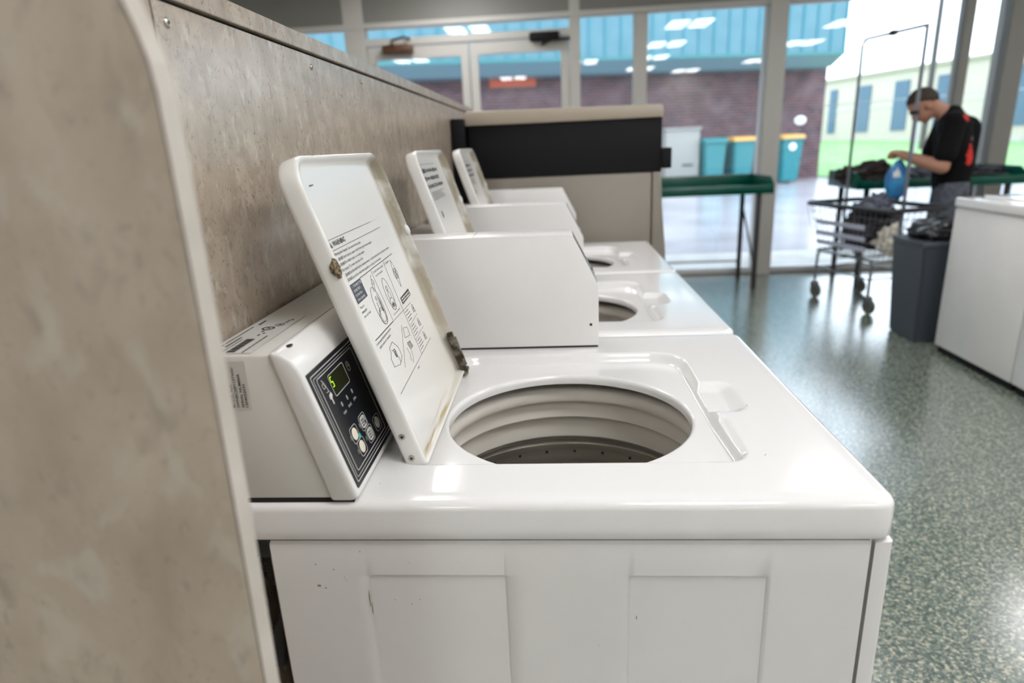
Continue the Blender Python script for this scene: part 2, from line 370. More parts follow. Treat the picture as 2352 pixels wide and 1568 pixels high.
# ---------------------------------------------------------------- ceiling troffers
TRF = mat('troffer_frame', (.8,.8,.8), .5); LENS = mat('lit_lens', (.9,.9,.88), .5, emit=(.985,.972,.975), es=LAMP)
tro = thing('ceiling_troffer', (-.45,3.4,ZC), 'lit fluorescent ceiling troffer', 'ceiling light')
MB().box((-.31,-.31,-.03),(.31,.31,-.0065),.004).build('frame', TRF, tro, smooth=0)
for sx in (-1, 1): MB().box((sx*.15-.115,-.28,-.045),(sx*.15+.115,.28,-.029),.008).build('lamp_lens', LENS, tro)
spots = [(-.64,3.40),(-.45,4.85),(2.2,-.45),(2.18,1.15),(2.18,2.9),(4.5,-1.9),(4.5,.4),(4.5,2.2),(4.5,4.0),(2.2,-2.2),(-1.9,1.0),(-.45,1.75),(-.45,-2.7),(.95,-.55),(3.3,-3.1)]  # list ends with unseen fill lamps, added to brighten deck and camera-facing sides
lab = ['lit ceiling troffer over the aisle side of the double doors, second row from the glass', 'lit ceiling troffer directly before the double doors, nearest the glass', 'lit ceiling troffer above the aisle beside the nearest washer', 'lit ceiling troffer above the aisle beside the middle open washer',
 'lit ceiling troffer above the aisle just past the black-banded machine', 'lit ceiling troffer behind the photographer, far right', 'lit ceiling troffer above the closed washers, nearest the photographer', 'lit ceiling troffer above the closed washer by the trash bin', 'lit ceiling troffer above the person and the far green table',
 'lit ceiling troffer above the aisle, first one behind the photographer', 'lit ceiling troffer in the far left bay beyond the partition', 'lit ceiling troffer behind the partition, level with the black-banded machine', 'unseen fill lamp added behind the photographer, left of the aisle', 'unseen fill lamp added directly above the nearest open washer', 'unseen fill lamp added at the rear wall']
for i, (x, y) in enumerate(spots):
    o = tro if i == 0 else copy_tree(tro)  # the last copies are the added unseen fill lamps
    o.location = (x, y, ZC-.0); o['group'] = 'fluorescent ceiling troffers'
    o['label'] = lab[i]
# ---------------------------------------------------------------- partition and end panel
p = thing('laminate_partition', (-.08,.1,0), 'tall beige speckled laminate partition behind the row of top-load washers', 'partition')
def rel(o): return Matrix.Translation(-o.location)
PM = rel(p)
MB().box((-.16,.058,0),(0,2.72,1.457),0,M=PM).box((-.16,-.252,0),(-.0015,.0565,1.457),0,M=PM).build('partition_panel', LAM, p, smooth=0)
MB().box((-.168,-.252,1.4615),(.004,2.72,1.486),.0015,M=PM).build('partition_cap', LAM, p, smooth=0)
MB().box((-.158,-.25,1.456),(-.006,2.71,1.462),M=PM).build('cap_gap', DARK, p, smooth=0)
for (y, z, r) in ((.079,1.4375,.0052),(.493,1.4395,.0046),(.781,1.4415,.0046),(1.069,1.443,.0046),(1.36,1.443,.0046),(1.65,1.443,.0046)):
    m = MB(); c = (0.001, y, z)
    R_ = Matrix.Translation(Vector(c)-p.location) @ Matrix.Rotation(PI/2, 4, 'Y')
    m.lathe([(0,.0008),(r*.35,.0008),(r*.42,.002),(r*.75,.0022),(r,.0006),(r,-.001)], 20, M=R_)
    o = m.build('screw', SCREWM, p)
    MB().box((-r*.30,-r*.08,.0008),(r*.30,r*.08,.0016),M=R_).box((-r*.08,-r*.30,.0008),(r*.08,r*.30,.0016),M=R_).build('screw_slot', DARK, o, smooth=0)
e = thing('laminate_end_panel', (0,-.26,0), 'out-of-focus beige laminate end panel nearest the camera at left', 'panel')
# outline in xz with the curved shoulder near the top
xe = .1845; out = [(-.55,0),(xe-.006,0)]
for a in range(0, 1): pass
for (x, z) in ((xe-.010,.0),(xe-.005,.9),(xe-.001,1.10),(xe,1.20),(xe+.0005,1.30),(xe+.0002,1.335),(xe-.001,1.35),(xe-.0035,1.362),(xe-.007,1.374),(xe-.011,1.386),(xe-.017,1.40),(xe-.025,1.415),(xe-.037,1.432),(xe-.055,1.45),(xe-.08,1.465),(xe-.12,1.475)): out.append((x, z))
out += [(-.55,1.475)]; out = out[:1]+out[2:]
e_body = MB().prism(out, -.009+.0, .0075, 'y').build('panel_board', LAM2, e, smooth=0)
# edge banding: strip on the +x edge, lamp light on it put into the paler colour
BAND = noisy('edge_band', (.50,.455,.40), (.58,.53,.475), 18, .35)
m = MB(); ed = out[1:-1]
vs = []; fs = []
for (x, z) in ed: vs += [(x+.0002,-.0098,z),(x+.0010,-.0098,z),(x+.0010,.0082,z),(x+.0002,.0082,z)]
for i in range(len(ed)-1):
    for k_ in range(4): fs.append((i*4+k_, i*4+(k_+1)%4, (i+1)*4+(k_+1)%4, (i+1)*4+k_))
fs.append((3,2,1,0)); n_ = 4*(len(ed)-1); fs.append((n_,n_+1,n_+2,n_+3))
MB().add(vs, fs).build('edge_banding', BAND, e, smooth=0)
m = MB()
for i in range(len(ed)-1):
    (xa, za), (xb, zb2) = ed[i], ed[i+1]; m.add([(xa-.0010,-.00915,za),(xa+.0002,-.00990,za),(xb+.0002,-.00990,zb2),(xb-.0010,-.00915,zb2)], [(0,1,2,3)])
m.build('glue_line', mat('brown_glue_line', (.16,.12,.09), .6), e, smooth=0)

# ---------------------------------------------------------------- washers
HC = (.413, .278); HR = .1835; KY = .9575; ZD = .914; RD = .0165
def sst(x): x = max(0, min(1, x)); return x*x*(3-2*x)
def sdrr(x, y, x0, y0, x1, y1, r):
    cx, cy = (x0+x1)/2, (y0+y1)/2; hx, hy = (x1-x0)/2-r, (y1-y0)/2-r
    dx, dy = abs(x-cx)-hx, abs(y-cy)-hy
    return math.hypot(max(dx,0), max(dy,0))+min(max(dx,dy),0)-r
def deck_h(x, y):
    r = .024 if y < .3 else .065
    wd = .009+.007*min(1, max(0, (y-.13)/.1))
    a = sst(-sdrr(x, y, .192, .0925, .632, .532, r)/wd)
    b = sst(-sdrr(x, y, .58, .243, .682, .372, .028)/.028)
    c = sst(-sdrr(x, y, .612, .108, .640, .232, .013)/.010)*.25
    d = max(a, b*.6, c)
    s = min(1, max(0, (x-.02)/.2))
    de = min(.768-x, y, .65-y)
    return ZD - RD*d - .0016*(1-sst(de/.026))
def deck_mesh():
    nA = 432; nR = 110; Re = .0095; X0_, Y0_, X1_, Y1_ = .004+Re, .0+Re, .768-Re, .650-Re; rc = .012
    vs = []; rings = []
    def bound(a):
        dx, dy = math.cos(a), math.sin(a); lo, hi = 0, 2.0
        for _ in range(40):
            mid = (lo+hi)/2
            if sdrr(HC[0]+dx*mid, HC[1]+dy*mid, X0_, Y0_, X1_, Y1_, rc) < 0: lo = mid
            else: hi = mid
        return lo
    # angles concentrated evenly along the outer boundary and the hole
    A = [2*PI*k/nA for k in range(nA)]; B = [bound(a) for a in A]
    def ring(fn): vs.extend([fn(k) for k in range(nA)])
    for (dr, dz) in ((.0000,-.0150),(.0,-.008),(.0006,-.0045),(.0022,-.0016),(.0050,-.0002)):
        def f(k, dr=dr, dz=dz):
            x = HC[0]+(HR+dr)*math.cos(A[k]); y = HC[1]+(HR+dr)*KY*math.sin(A[k]); return (x, y, deck_h(x, y)+dz)
        ring(f)
    R0 = HR+.0065
    for j in range(nR):
        t = (j/(nR-1))
        def f(k, t=t):
            x = HC[0]+(R0*(1-t)+B[k]*t)*math.cos(A[k]); y = HC[1]+(R0*KY*(1-t)+B[k]*t)*math.sin(A[k]); return (x, y, deck_h(x, y))
        ring(f)
    # outward normals of the outer boundary
    P = [(HC[0]+B[k]*math.cos(A[k]), HC[1]+B[k]*math.sin(A[k])) for k in range(nA)]
    def nrm(x, y):
        h = 1e-4; g = Vector((sdrr(x+h,y,X0_,Y0_,X1_,Y1_,rc)-sdrr(x-h,y,X0_,Y0_,X1_,Y1_,rc), sdrr(x,y+h,X0_,Y0_,X1_,Y1_,rc)-sdrr(x,y-h,X0_,Y0_,X1_,Y1_,rc))); return g.normalized()
    NN = [nrm(*q) for q in P]
    for (o_, z) in [(Re*math.sin(PI/2*i/6), ZD-.0016-Re*(1-math.cos(PI/2*i/6))) for i in range(1,7)] + [(Re,ZD-.035),(Re,.8675),(Re-.001,.866),(Re-.012,.866),(Re-.014,.870)]:
        def f(k, o_=o_, z=z): return (P[k][0]+NN[k].x*o_, P[k][1]+NN[k].y*o_, z)
        ring(f)
    nr = len(vs)//nA; fs = []
    for i in range(nr-1):
        for k in range(nA): fs.append((i*nA+k, i*nA+(k+1)%nA, (i+1)*nA+(k+1)%nA, (i+1)*nA+k))
    return MB().add(vs, fs)
LA = math.atan2(.124,.383)
def lid_matrix():
    # local x -> world +y, local y -> up the open lid, local z -> the pan's outward normal
    ex = Vector((0,1,0)); ey = Vector((-math.sin(LA),0,math.cos(LA))); ez = ex.cross(ey)
    M = Matrix.Identity(4)
    for i, e_ in enumerate((ex,ey,ez)):
        for j in range(3): M[j][i] = e_[j]
    M.translation = Vector((.229,.096,ZD-.004)); return M
LM = lid_matrix()
def pan_d(u): return .0030+.0125*max(0, min(1, u/.36))
def on_pan(m, x0=.0138, k=1.05):
    # lay a flat print on the gently sloping floor of the lid's pan
    m.v = [(x0+(x-x0)*k, y, -pan_d(x0+(x-x0)*k)+(z+.0077)+.0003) for x, y, z in m.v]; return m
def lid_mesh():
    m = MB(); W, H = .378, .410; prof = [(.008,-.027),(.003,-.0265),(.0005,-.024),(0,-.020),(0,-.006),(.0006,-.0026),(.0018,-.0008),(.0034,0),(.0050,10.06),(.0070,10.30),(.0090,10.70),(.0115,10.95),(.015,11.0)]
    rings = []
    for d, w_ in prof:
        q = rrect(d, d*.5, W-d, H-d, (max(.008-d,.002), max(.008-d,.002), max(.040-d,.008), max(.040-d,.008)), 8)
        rings.append([(x, y, w_ if w_ < 1 else -(w_-10)*pan_d(x)) for x, y in q])
    n = len(rings[0]); vs = [v for r in rings for v in r]; fs = [list(range(n))[::-1]]
    for i in range(len(rings)-1):
        for k_ in range(n): fs.append((i*n+k_, i*n+(k_+1)%n, (i+1)*n+(k_+1)%n, (i+1)*n+k_))
    fs.append([(len(rings)-1)*n+k_ for k_ in range(n)])
    return m.add(vs, fs)
def lid_print_near():
    m = MB(); w = -.0077; T = lambda *a, **k: m.text(*a, w=w, **k); P = lambda pts, wd, cl=False, mi=0: m.path(pts, wd, w-.0001, cl, mi)
    P([(.0138,.3072),(.2095,.3083)], .0006); P([(.0146,.2938),(.2448,.2953)], .0006)
    m.plate([(.0115,.2975),(.0195,.2975),(.0155,.3045)], w-.0001, w+.0001); m.text('!', .0150, .2983, .0007, .0042, w=w+.0003, mi=1)
    T('WARNING', .0229,.2982,.049,.0062, bold=.022)
    T('Moving parts hazard. Can cause serious injury.', .0141,.2874,.1134,.0036)
    T('DO NOT', .0195,.2804,.0185,.0036, bold=.02); T('reach into the washer until all moving parts have stopped.', .0395,.2805,.134,.0035)
    T('DO NOT', .0193,.2735,.0185,.0036, bold=.02); T('let children play in or on the washer.', .0393,.2738,.086,.0035)
    T('Fire hazard. To reduce the risk of fire:', .0159,.2668,.0924,.0036)
    T('DO NOT', .0200,.2597,.0185,.0036, bold=.02); T('put flammable liquids, cleaning solvents, or articles soiled with these substances in washer.', .0400,.2602,.2085,.0035)
    T('DO NOT', .0200,.2531,.0185,.0036, bold=.02); T('put articles soiled with vegetable or cooking oil in the washer.', .0400,.2533,.146,.0035)
    m.plate([(.0182,.2235),(.0632,.2240),(.0632,.2488),(.0182,.2488)], w-.0001, w+.0001, mi=2)
    for t, v, wd in (('1. THIS MUST BE',.2445,.038),('DONE FIRST.',.2388,.029),('Do Not Pour',.2331,.028),('Over Laundry.',.2272,.032)):
        m.text(t, .0222, v-.001, wd, .0034, w=w+.0004, mi=1, bold=.012)
    for t, v, wd in (('Measure',.2165,.018),('detergent',.2105,.021),('into wash tub.',.2045,.031)): T(t, .0195,v,wd,.0033)
    P([(.0635,.2489),(.2506,.2505)], .0009); P([(.1165,.2485),(.1195,.1732)], .0004); P([(.188,.249),(.1845,.1725)], .0004)
    P([(.0219,.1732),(.119,.1715)], .0012); P([(.119,.1715),(.2400,.1690)], .0005)
    T('2. Load clothes loosely', .1225,.2428,.056,.0032); T('into the wash tub.', .1275,.2368,.040,.0032); T('3. Close lid', .1905,.2430,.026,.0032)
    T('Do not overload', .1325,.1760,.040,.0030)
    def ell_(cx, cy, rx, ry, wd=.0005, n=28, a0=0, a1=2*PI):
        P([(cx+rx*math.cos(a0+(a1-a0)*i/n), cy+ry*math.sin(a0+(a1-a0)*i/n)) for i in range(n+1)], wd)
    ell_(.0895,.203,.0165,.0265,.0006); ell_(.0895,.188,.0135,.0115,.0006); ell_(.0895,.1885,.0095,.0085,.0005)
    ell_(.0905,.2135,.0026,.0026); P([(.087,.209),(.0855,.200),(.082,.192)], .0006); P([(.094,.209),(.0955,.200),(.098,.192)], .0006)
    m.plate([(.0985,.218),(.1020,.205),(.1010,.193),(.0990,.193)], w-.0001, w+.0001)
    P([(.0935,.2225),(.098,.231),(.103,.239),(.109,.243)], .0005); P([(.099,.2215),(.105,.228),(.110,.235)], .0005); ell_(.1045,.2345,.004,.0035)
    ell_(.152,.205,.0150,.0245,.0006); ell_(.152,.190,.0115,.009,.0005); ell_(.1515,.2135,.0038,.0038,.0008); ell_(.152,.2035,.0060,.0050)
    for i in range(6): ell_(.146+.0024*i,.1885+.002*math.sin(2.1*i),.0022,.0022,.0006, 8)
    P([(.2145,.222),(.2262,.2445),(.238,.222),(.2262,.1995)], .0005, True); ell_(.2262,.222,.006,.0085,.0008); P([(.2205,.2145),(.2325,.229)], .0009); P([(.221,.229),(.232,.2155)], .0006)
    m.plate([(.1960,.1770),(.2575,.1785),(.2575,.1892),(.1960,.1877)], w-.0001, w+.0001)
    for v in (.1845,.1805): 
        for i, (a, b) in enumerate(((.200,.208),(.210,.221),(.223,.229),(.231,.242),(.244,.253))): m.line((a,v),(b,v+.0003),.0020,w+.0001,mi=1)
    T('4. Set wash temperature and/or', .0197,.1662,.0767,.0036); T('fabric selector switches', .0255,.1602,.0585,.0034)
    P([(.0575,.1500),(.0780,.1530),(.0930,.1400),(.0935,.1265),(.0800,.1225),(.0720,.1210),(.0470,.1265),(.0470,.1380),(.0560,.1430)], .0006, True)
    ell_(.0730,.1380,.0042,.0058,.0009); ell_(.0745,.1370,.0020,.0030,.0008); P([(.063,.1455),(.0700,.1420),(.0725,.1330),(.0780,.1310),(.0785,.1225)], .0006)
    P([(.1473,.1571),(.0855,.1113)], .0004)
    P([(.1490,.1520),(.1690,.1475),(.1660,.1350),(.1380,.1395)], .0006, True); P([(.1375,.1315),(.1560,.1285)], .0006)
    for i in range(4): P([(.1380+.005*i,.1300),(.1440+.005*i,.1190)], .0014)
    P([(.1270,.1270),(.1300,.1160),(.1230,.1080)], .0005); P([(.1430,.1180),(.1380,.1090),(.1280,.1030)], .0005)
    for v0 in (.1650,.1410,.1170):
        for j in range(4): 
            v = v0-.0048*j; m.line((.1900,v),(.2120+.004*((j*7)%3),v),.0009,w)
        ell_(.2400,v0-.006,.0050,.0062,.0006); P([(.2340,v0-.012),(.2410,v0-.004),(.2480,v0-.014)], .0008)
    P([(.1842,.1446),(.2501,.1469)], .0004); P([(.1848,.1212),(.2538,.1232)], .0004); P([(.1845,.172),(.1835,.0975)], .0004)
    P([(.0260,.0954),(.2673,.0976)], .0006); T('201465', .1360,.0885,.0120,.0030, bold=.02)
    return m
PAN_E = dict(p0=Vector((.1665,.008,.9295)))
pa = math.atan2(.043,.14)
def panel_matrix():
    ex = Vector((0,1,0)); ey = Vector((-math.sin(pa),0,math.cos(pa))); ez = ex.cross(ey); M = Matrix.Identity(4)
    for i, e_ in enumerate((ex,ey,ez)):
        for j in range(3): M[j][i] = e_[j]
    M.translation = PAN_E['p0']; return M
PMX = panel_matrix()
MESH = {}
def once(key, fn, mats, **k):
    """build the mesh once, then link the same data again for the next washer"""
    def mk(parent, matrix=None):
        if key in MESH:
            o = bpy.data.objects.new(key, MESH[key]); C.objects.link(o); o.parent = parent
            if matrix is not None: o.matrix_local = matrix
            return o
        o = fn().build(key, mats, parent, matrix=matrix, **k); MESH[key] = o.data; return o
    return mk
def cabinet():
    # side sheet (facing -y) with two embossed rectangles, plus back, far side and a base
    m = MB(); rects = ((.1635,.3345),(.4735,.6355)); zt, zb_ = .8155, .16
    xs = {.047,.051,.742}; zs = {.012,.8605,.8570,.8520}
    for a, b in rects: xs |= {a,a+.0035,b-.0035,b}
    zs |= {zt, zt-.0035, zb_, zb_+.0035}
    for i in range(1,28): xs.add(round(.047+.0257*i,4))
    xs = sorted(x for x in xs if x <= .742); zs = sorted(zs); vs = []; fs = []
    def y(x, z):
        o = .0035
        if z > .8600: o += .004
        elif z > .856: o += .0006
        if x < .0485: o += .005
        for a, b in rects:
            if a < x < b and zb_ < z < zt: o += .0022
        return o
    for z in zs:
        for x in xs: vs.append((x, y(x,z), z))
    n = len(xs)
    for i in range(len(zs)-1):
        for j in range(n-1): fs.append((i*n+j, i*n+j+1, (i+1)*n+j+1, (i+1)*n+j))
    m.add(vs, fs)
    m.box((.047,.645,.012),(.742,.6465,.862)); m.box((.742,.006,.012),(.7435,.645,.862)); m.box((.0475,.010,.012),(.049,.645,.862))
    m.box((.05,.01,.012),(.742,.64,.02))
    return m
def front():
    # separate wrap-round front sheet with a rolled corner, its seam runs down the side
    return MB().prism([(.7465,.0035),(.7615,.0035),(.7650,.0050),(.7672,.0085),(.7672,.6415),(.7650,.6450),(.7615,.6465),(.7465,.6465)], .012, .8600, 'z')
def console_case():
    prof = [(.006,.9175),(.1375,.9175),(.0930,1.0905),(.0860,1.0935),(.006,1.0945)]
    return MB().prism(prof, .006, .568, 'y', r=.004, seg=2)
def bezel():
    prof = [(.1345,.9160),(.1600,.9160),(.1668,.9200),(.1670,.9255),(.1233,1.0680),(.1195,1.0775),(.1120,1.0880),(.1010,1.0965),(.0920,1.0985),(.0870,1.0955),(.0885,1.0900)]
    return MB().prism(prof, .0015, .567, 'y', r=.0045, seg=3)
def coin_box():
    prof = [(.11,.9155),(.479,.9155),(.479,1.037),(.429,1.137),(.11,1.137)]
    prof[0] = (.11,.9175); prof[1] = (.479,.9175)
    return MB().prism(prof, .5695, .6495, 'y', r=.0022, seg=2)
def tub_ring():
    return MB().lathe([(.240,.8630),(.207,.8630),(.2000,.8615),(.1960,.8575),(.1938,.851),(.1930,.845),(.1950,.8405),(.201,.839),(.2145,.8385),(.2150,.8355),(.2135,.825),(.2075,.808),(.2070,.8045),(.2090,.8020),(.223,.8010),(.2238,.798),(.2225,.785),(.2165,.764),(.2165,.760),(.2190,.757),(.236,.7560)], 120, c=(HC[0],HC[1],0))
def basket():
    m = MB().lathe([(.240,.7540),(.226,.7540),(.2235,.7515),(.2235,.7485),(.2262,.7455),(.2262,.742),(.2250,.7395),(.2270,.735),(.2275,.60),(.2275,.46),(.215,.44),(.0,.438)], 120, c=(HC[0],HC[1],0))
    for row in range(7):
        for k_ in range(26):
            a = 2*PI*(k_+.5*(row%2))/26+.06; z = .722-.034*row; c = Vector((HC[0]+.2262*math.cos(a), HC[1]+.2262*math.sin(a), z))
            t = Vector((-math.sin(a), math.cos(a), 0)); r = .0030
            m.add([c+t*r*math.cos(q*PI/4)+Vector((0,0,r*math.sin(q*PI/4))) for q in range(8)], [list(range(8))], 1)
    return m
mk_shade = once('cover_gap_shade', lambda: MB().box((.050,.0075,.852),(.742,.020,.8672)).box((.050,.630,.852),(.742,.642,.8672)).box((.050,.018,.852),(.062,.632,.8672)).box((.730,.018,.852),(.742,.632,.8672)), DARK, smooth=0)  # dark ring added to paint the shade in the gap under the cover
mk_shade2 = once('box_gap_shade', lambda: MB().box((.114,.5708,.9105),(.4775,.6482,.9180)), DARK, smooth=0)  # dark slab added as the painted shade line below the coin box
mk_shade3 = once('console_gap_shade', lambda: MB().box((.008,.0072,.9105),(.160,.565,.9182)), DARK, smooth=0)  # dark slab standing in for the shade along the console's foot
mk_deck = once('top_cover', deck_mesh, ENAMEL, smooth=40)
mk_cab = once('cabinet', cabinet, ENAMEL_S, smooth=30)
mk_front = once('front_panel', front, ENAMEL_S, smooth=40)
mk_case = once('console_case', console_case, GREYW, smooth=40)
mk_bezel = once('console_bezel', bezel, PLASTIC_W, smooth=50)
mk_box = once('coin_box', coin_box, ENAMEL_S, smooth=30)
mk_ring = once('tub_ring', tub_ring, TUBW, smooth=35)
mk_bask = once('wash_basket', basket, [STEEL, DARK], smooth=35)
mk_lid = once('lid', lid_mesh, LIDM, smooth=45)
def seam(): return MB().line((.2425,.5708),(.2425,.649),.0007,1.1371)
def keyhole(): 
    R_ = Matrix.Translation((.4640,.5693,.9605)) @ Matrix.Rotation(PI/2, 4, 'X'); return MB().lathe([(0,.0006),(.0026,.0006),(.0028,0)], 14, M=R_)
mk_seam = once('box_seam', seam, DARK, smooth=0); mk_key = once('lock_hole', keyhole, DARK, smooth=0)
def coin_plate():
    # plate on the sloped face of the coin box, with its slot
    a = Vector((.479,0,1.037)); b = Vector((.429,0,1.137)); t = (b-a).normalized(); n = Vector((t.z,0,-t.x)); m = MB()
    def q(s, y, o): v = a+t*s+n*o; return (v.x, y, v.z)
    L_ = (b-a).length
    for (s0,s1,y0,y1,o0,o1,mi) in ((.006,L_-.006,.574,.645,-.001,.0014,0),(.035,.080,.603,.608,.001,.0018,1),(.020,.028,.590,.628,.001,.004,0)):
        vs = [q(s0,y0,o0),q(s1,y0,o0),q(s1,y1,o0),q(s0,y1,o0),q(s0,y0,o1),q(s1,y0,o1),q(s1,y1,o1),q(s0,y1,o1)]
        m.add(vs, [(0,3,2,1),(4,5,6,7),(0,1,5,4),(1,2,6,5),(2,3,7,6),(3,0,4,7)], mi)
    return m
mk_cplate = once('coin_plate', coin_plate, [MIRR, DARK], smooth=0)
def lid_screw(v): 
    R_ = Matrix.Translation((-.0004, v, -.0155)) @ Matrix.Rotation(-PI/2, 4, 'Y')
    return MB().lathe([(0,.0008),(.0012,.0009),(.0032,.0012),(.0042,.0008),(.0045,-.0004)], 20, M=R_), MB().box((-.0022,-.0005,.0009),(.0022,.0005,.0016),M=R_).box((-.0005,-.0022,.0009),(.0005,.0022,.0016),M=R_)
def hinge():
    m = MB().box((.3585,-.006,-.006),(.3665,.078,.0045),.0015).box((.3665,-.010,-.010),(.3725,.072,.002),.0015)
    m.tube([(.356,.001,.002),(.374,.001,.002)], .0045).tube([(.3655,.010,.0052),(.3655,.066,.0052)], .0022)
    for v in (.02,.05): m.ell((.3625,v,.0045),(.003,.003,.0018))
    return m
mk_hinge = once('hinge_bracket', hinge, STEELH, smooth=40)
def bumper(): return MB().ell((.3725,.272,-.003),(.0045,.010,.005))
mk_bump = once('lid_bumper', bumper, PLASTIC_W, smooth=40)
def far_print(kind):
    m = MB(); w = -.0077
    u0_, u1_, v0, v1 = (.03,.25,.318,.372) if kind == 2 else (.05,.22,.312,.362)
    m.line((u0_,v1+.007),(u1_-.02,v1+.007),.0008,w)
    random.seed(kind)
    for r in range(3):
        v = v1-(r+.2)*(v1-v0)/3; u = u0_
        while u < u1_-.02:
            l = random.uniform(.010,.026); m.line((u,v-.004),(u+l,v-.004),random.uniform(.005,.010),w); u += l+random.uniform(.005,.012)
    for r in range(5): m.line((u0_+.01,v0-.004*r-.004),(u1_-random.uniform(.01,.07),v0-.004*r-.004),.0013,w)
    return m
mk_hosen = None
def drain():
    m = MB(); P = []; R_ = []
    n = 150
    for i in range(n):
        t = i/(n-1)
        if t < .7:
            a = PI*.65+t/.7*2*PI*.82; c = Vector((.078,.055,.800)); q = c+Vector((.055*math.cos(a), .02*(t-.3), .052*math.sin(a)))
            last = q
        else: s_ = (t-.7)/.3; q = last+Vector((-.010*s_, .02*s_, -.34*s_))
        P.append(q); R_.append(.0135 if i%4 < 2 else .0110)
    m.tube(P, R_, 12)
    m.tube([(.020,.03,.66),(.030,.035,.705),(.046,.05,.74),(.048,.09,.86)], .012, 10)
    m.box((.012,.004,.838),(.050,.05,.865),.003)
    return m
mk_hose = once('drain_hose', drain, HOSE, smooth=50)
SPOT = noisy('chip_rust', (.03,.025,.02), (.12,.09,.06), 300, .9)
def washer(y0, which):
    labels = {1: 'nearest white top-load washer with its lid open and a green digit lit',
              2: 'middle one of the three open white top-load washers along the partition',
              3: 'farthest open white top-load washer, beside the black-banded machine'}
    t = thing('top_load_washer', (0, y0, 0), labels[which], 'washing machine', 'open top-load washers along the partition')
    mk_shade(t); mk_shade2(t); mk_shade3(t); mk_deck(t); mk_cab(t); mk_front(t); mk_case(t); bz = mk_bezel(t)
    cb = mk_box(t); mk_seam(cb); mk_key(cb); mk_cplate(cb); mk_ring(t); mk_bask(t); mk_hose(t)
    ld = mk_lid(t, LM); mk_hinge(ld); mk_bump(ld)
    if which == 1:
        on_pan(lid_print_near()).build('warning_print', [INK, STICK, NAVY], ld, smooth=0)['label'] = 'black printed warning text and diagrams'
        for v in (.049,.0175):
            a, b = lid_screw(v); a.build('lid_screw', SCREWM, ld); b.build('screw_slot', DARK, ld, smooth=0)
        m = MB(); bm = bmesh.new(); bmesh.ops.create_icosphere(bm, subdivisions=4, radius=1)
        for v in bm.verts:
            d = 1+.40*noise.noise(v.co*1.8+Vector((3,1,2)))+.08*noise.noise(v.co*6); v.co = Vector((.0012+v.co.x*.0050*d, .2745+v.co.y*.0125*d, -.0038+v.co.z*.0056*d))
        m.bm(bm).build('rust_patch', RUST, ld)['label'] = 'brown rust patch on the lid edge'
        # top lip wear marks
        m = MB()
        random.seed(4)
        for i in range(14):
            u = random.choice([random.uniform(.06,.13), random.uniform(.02,.03)]); MB().line((u,.4085 if u>.04 else .372),(u+random.uniform(.002,.008),.4086 if u>.04 else .3735),.0006,-.0001).build('paint_chip', INK, ld, smooth=0)
        control_panel(t); stickers(t)
    else:
        on_pan(far_print(which)).build('instruction_print', INK, ld, smooth=0)
        MB().ell((.075,.262 if which == 2 else .268,-.0056),(.0075,.009,.0012)).build('dark_spot', SPOT, ld)
    return t
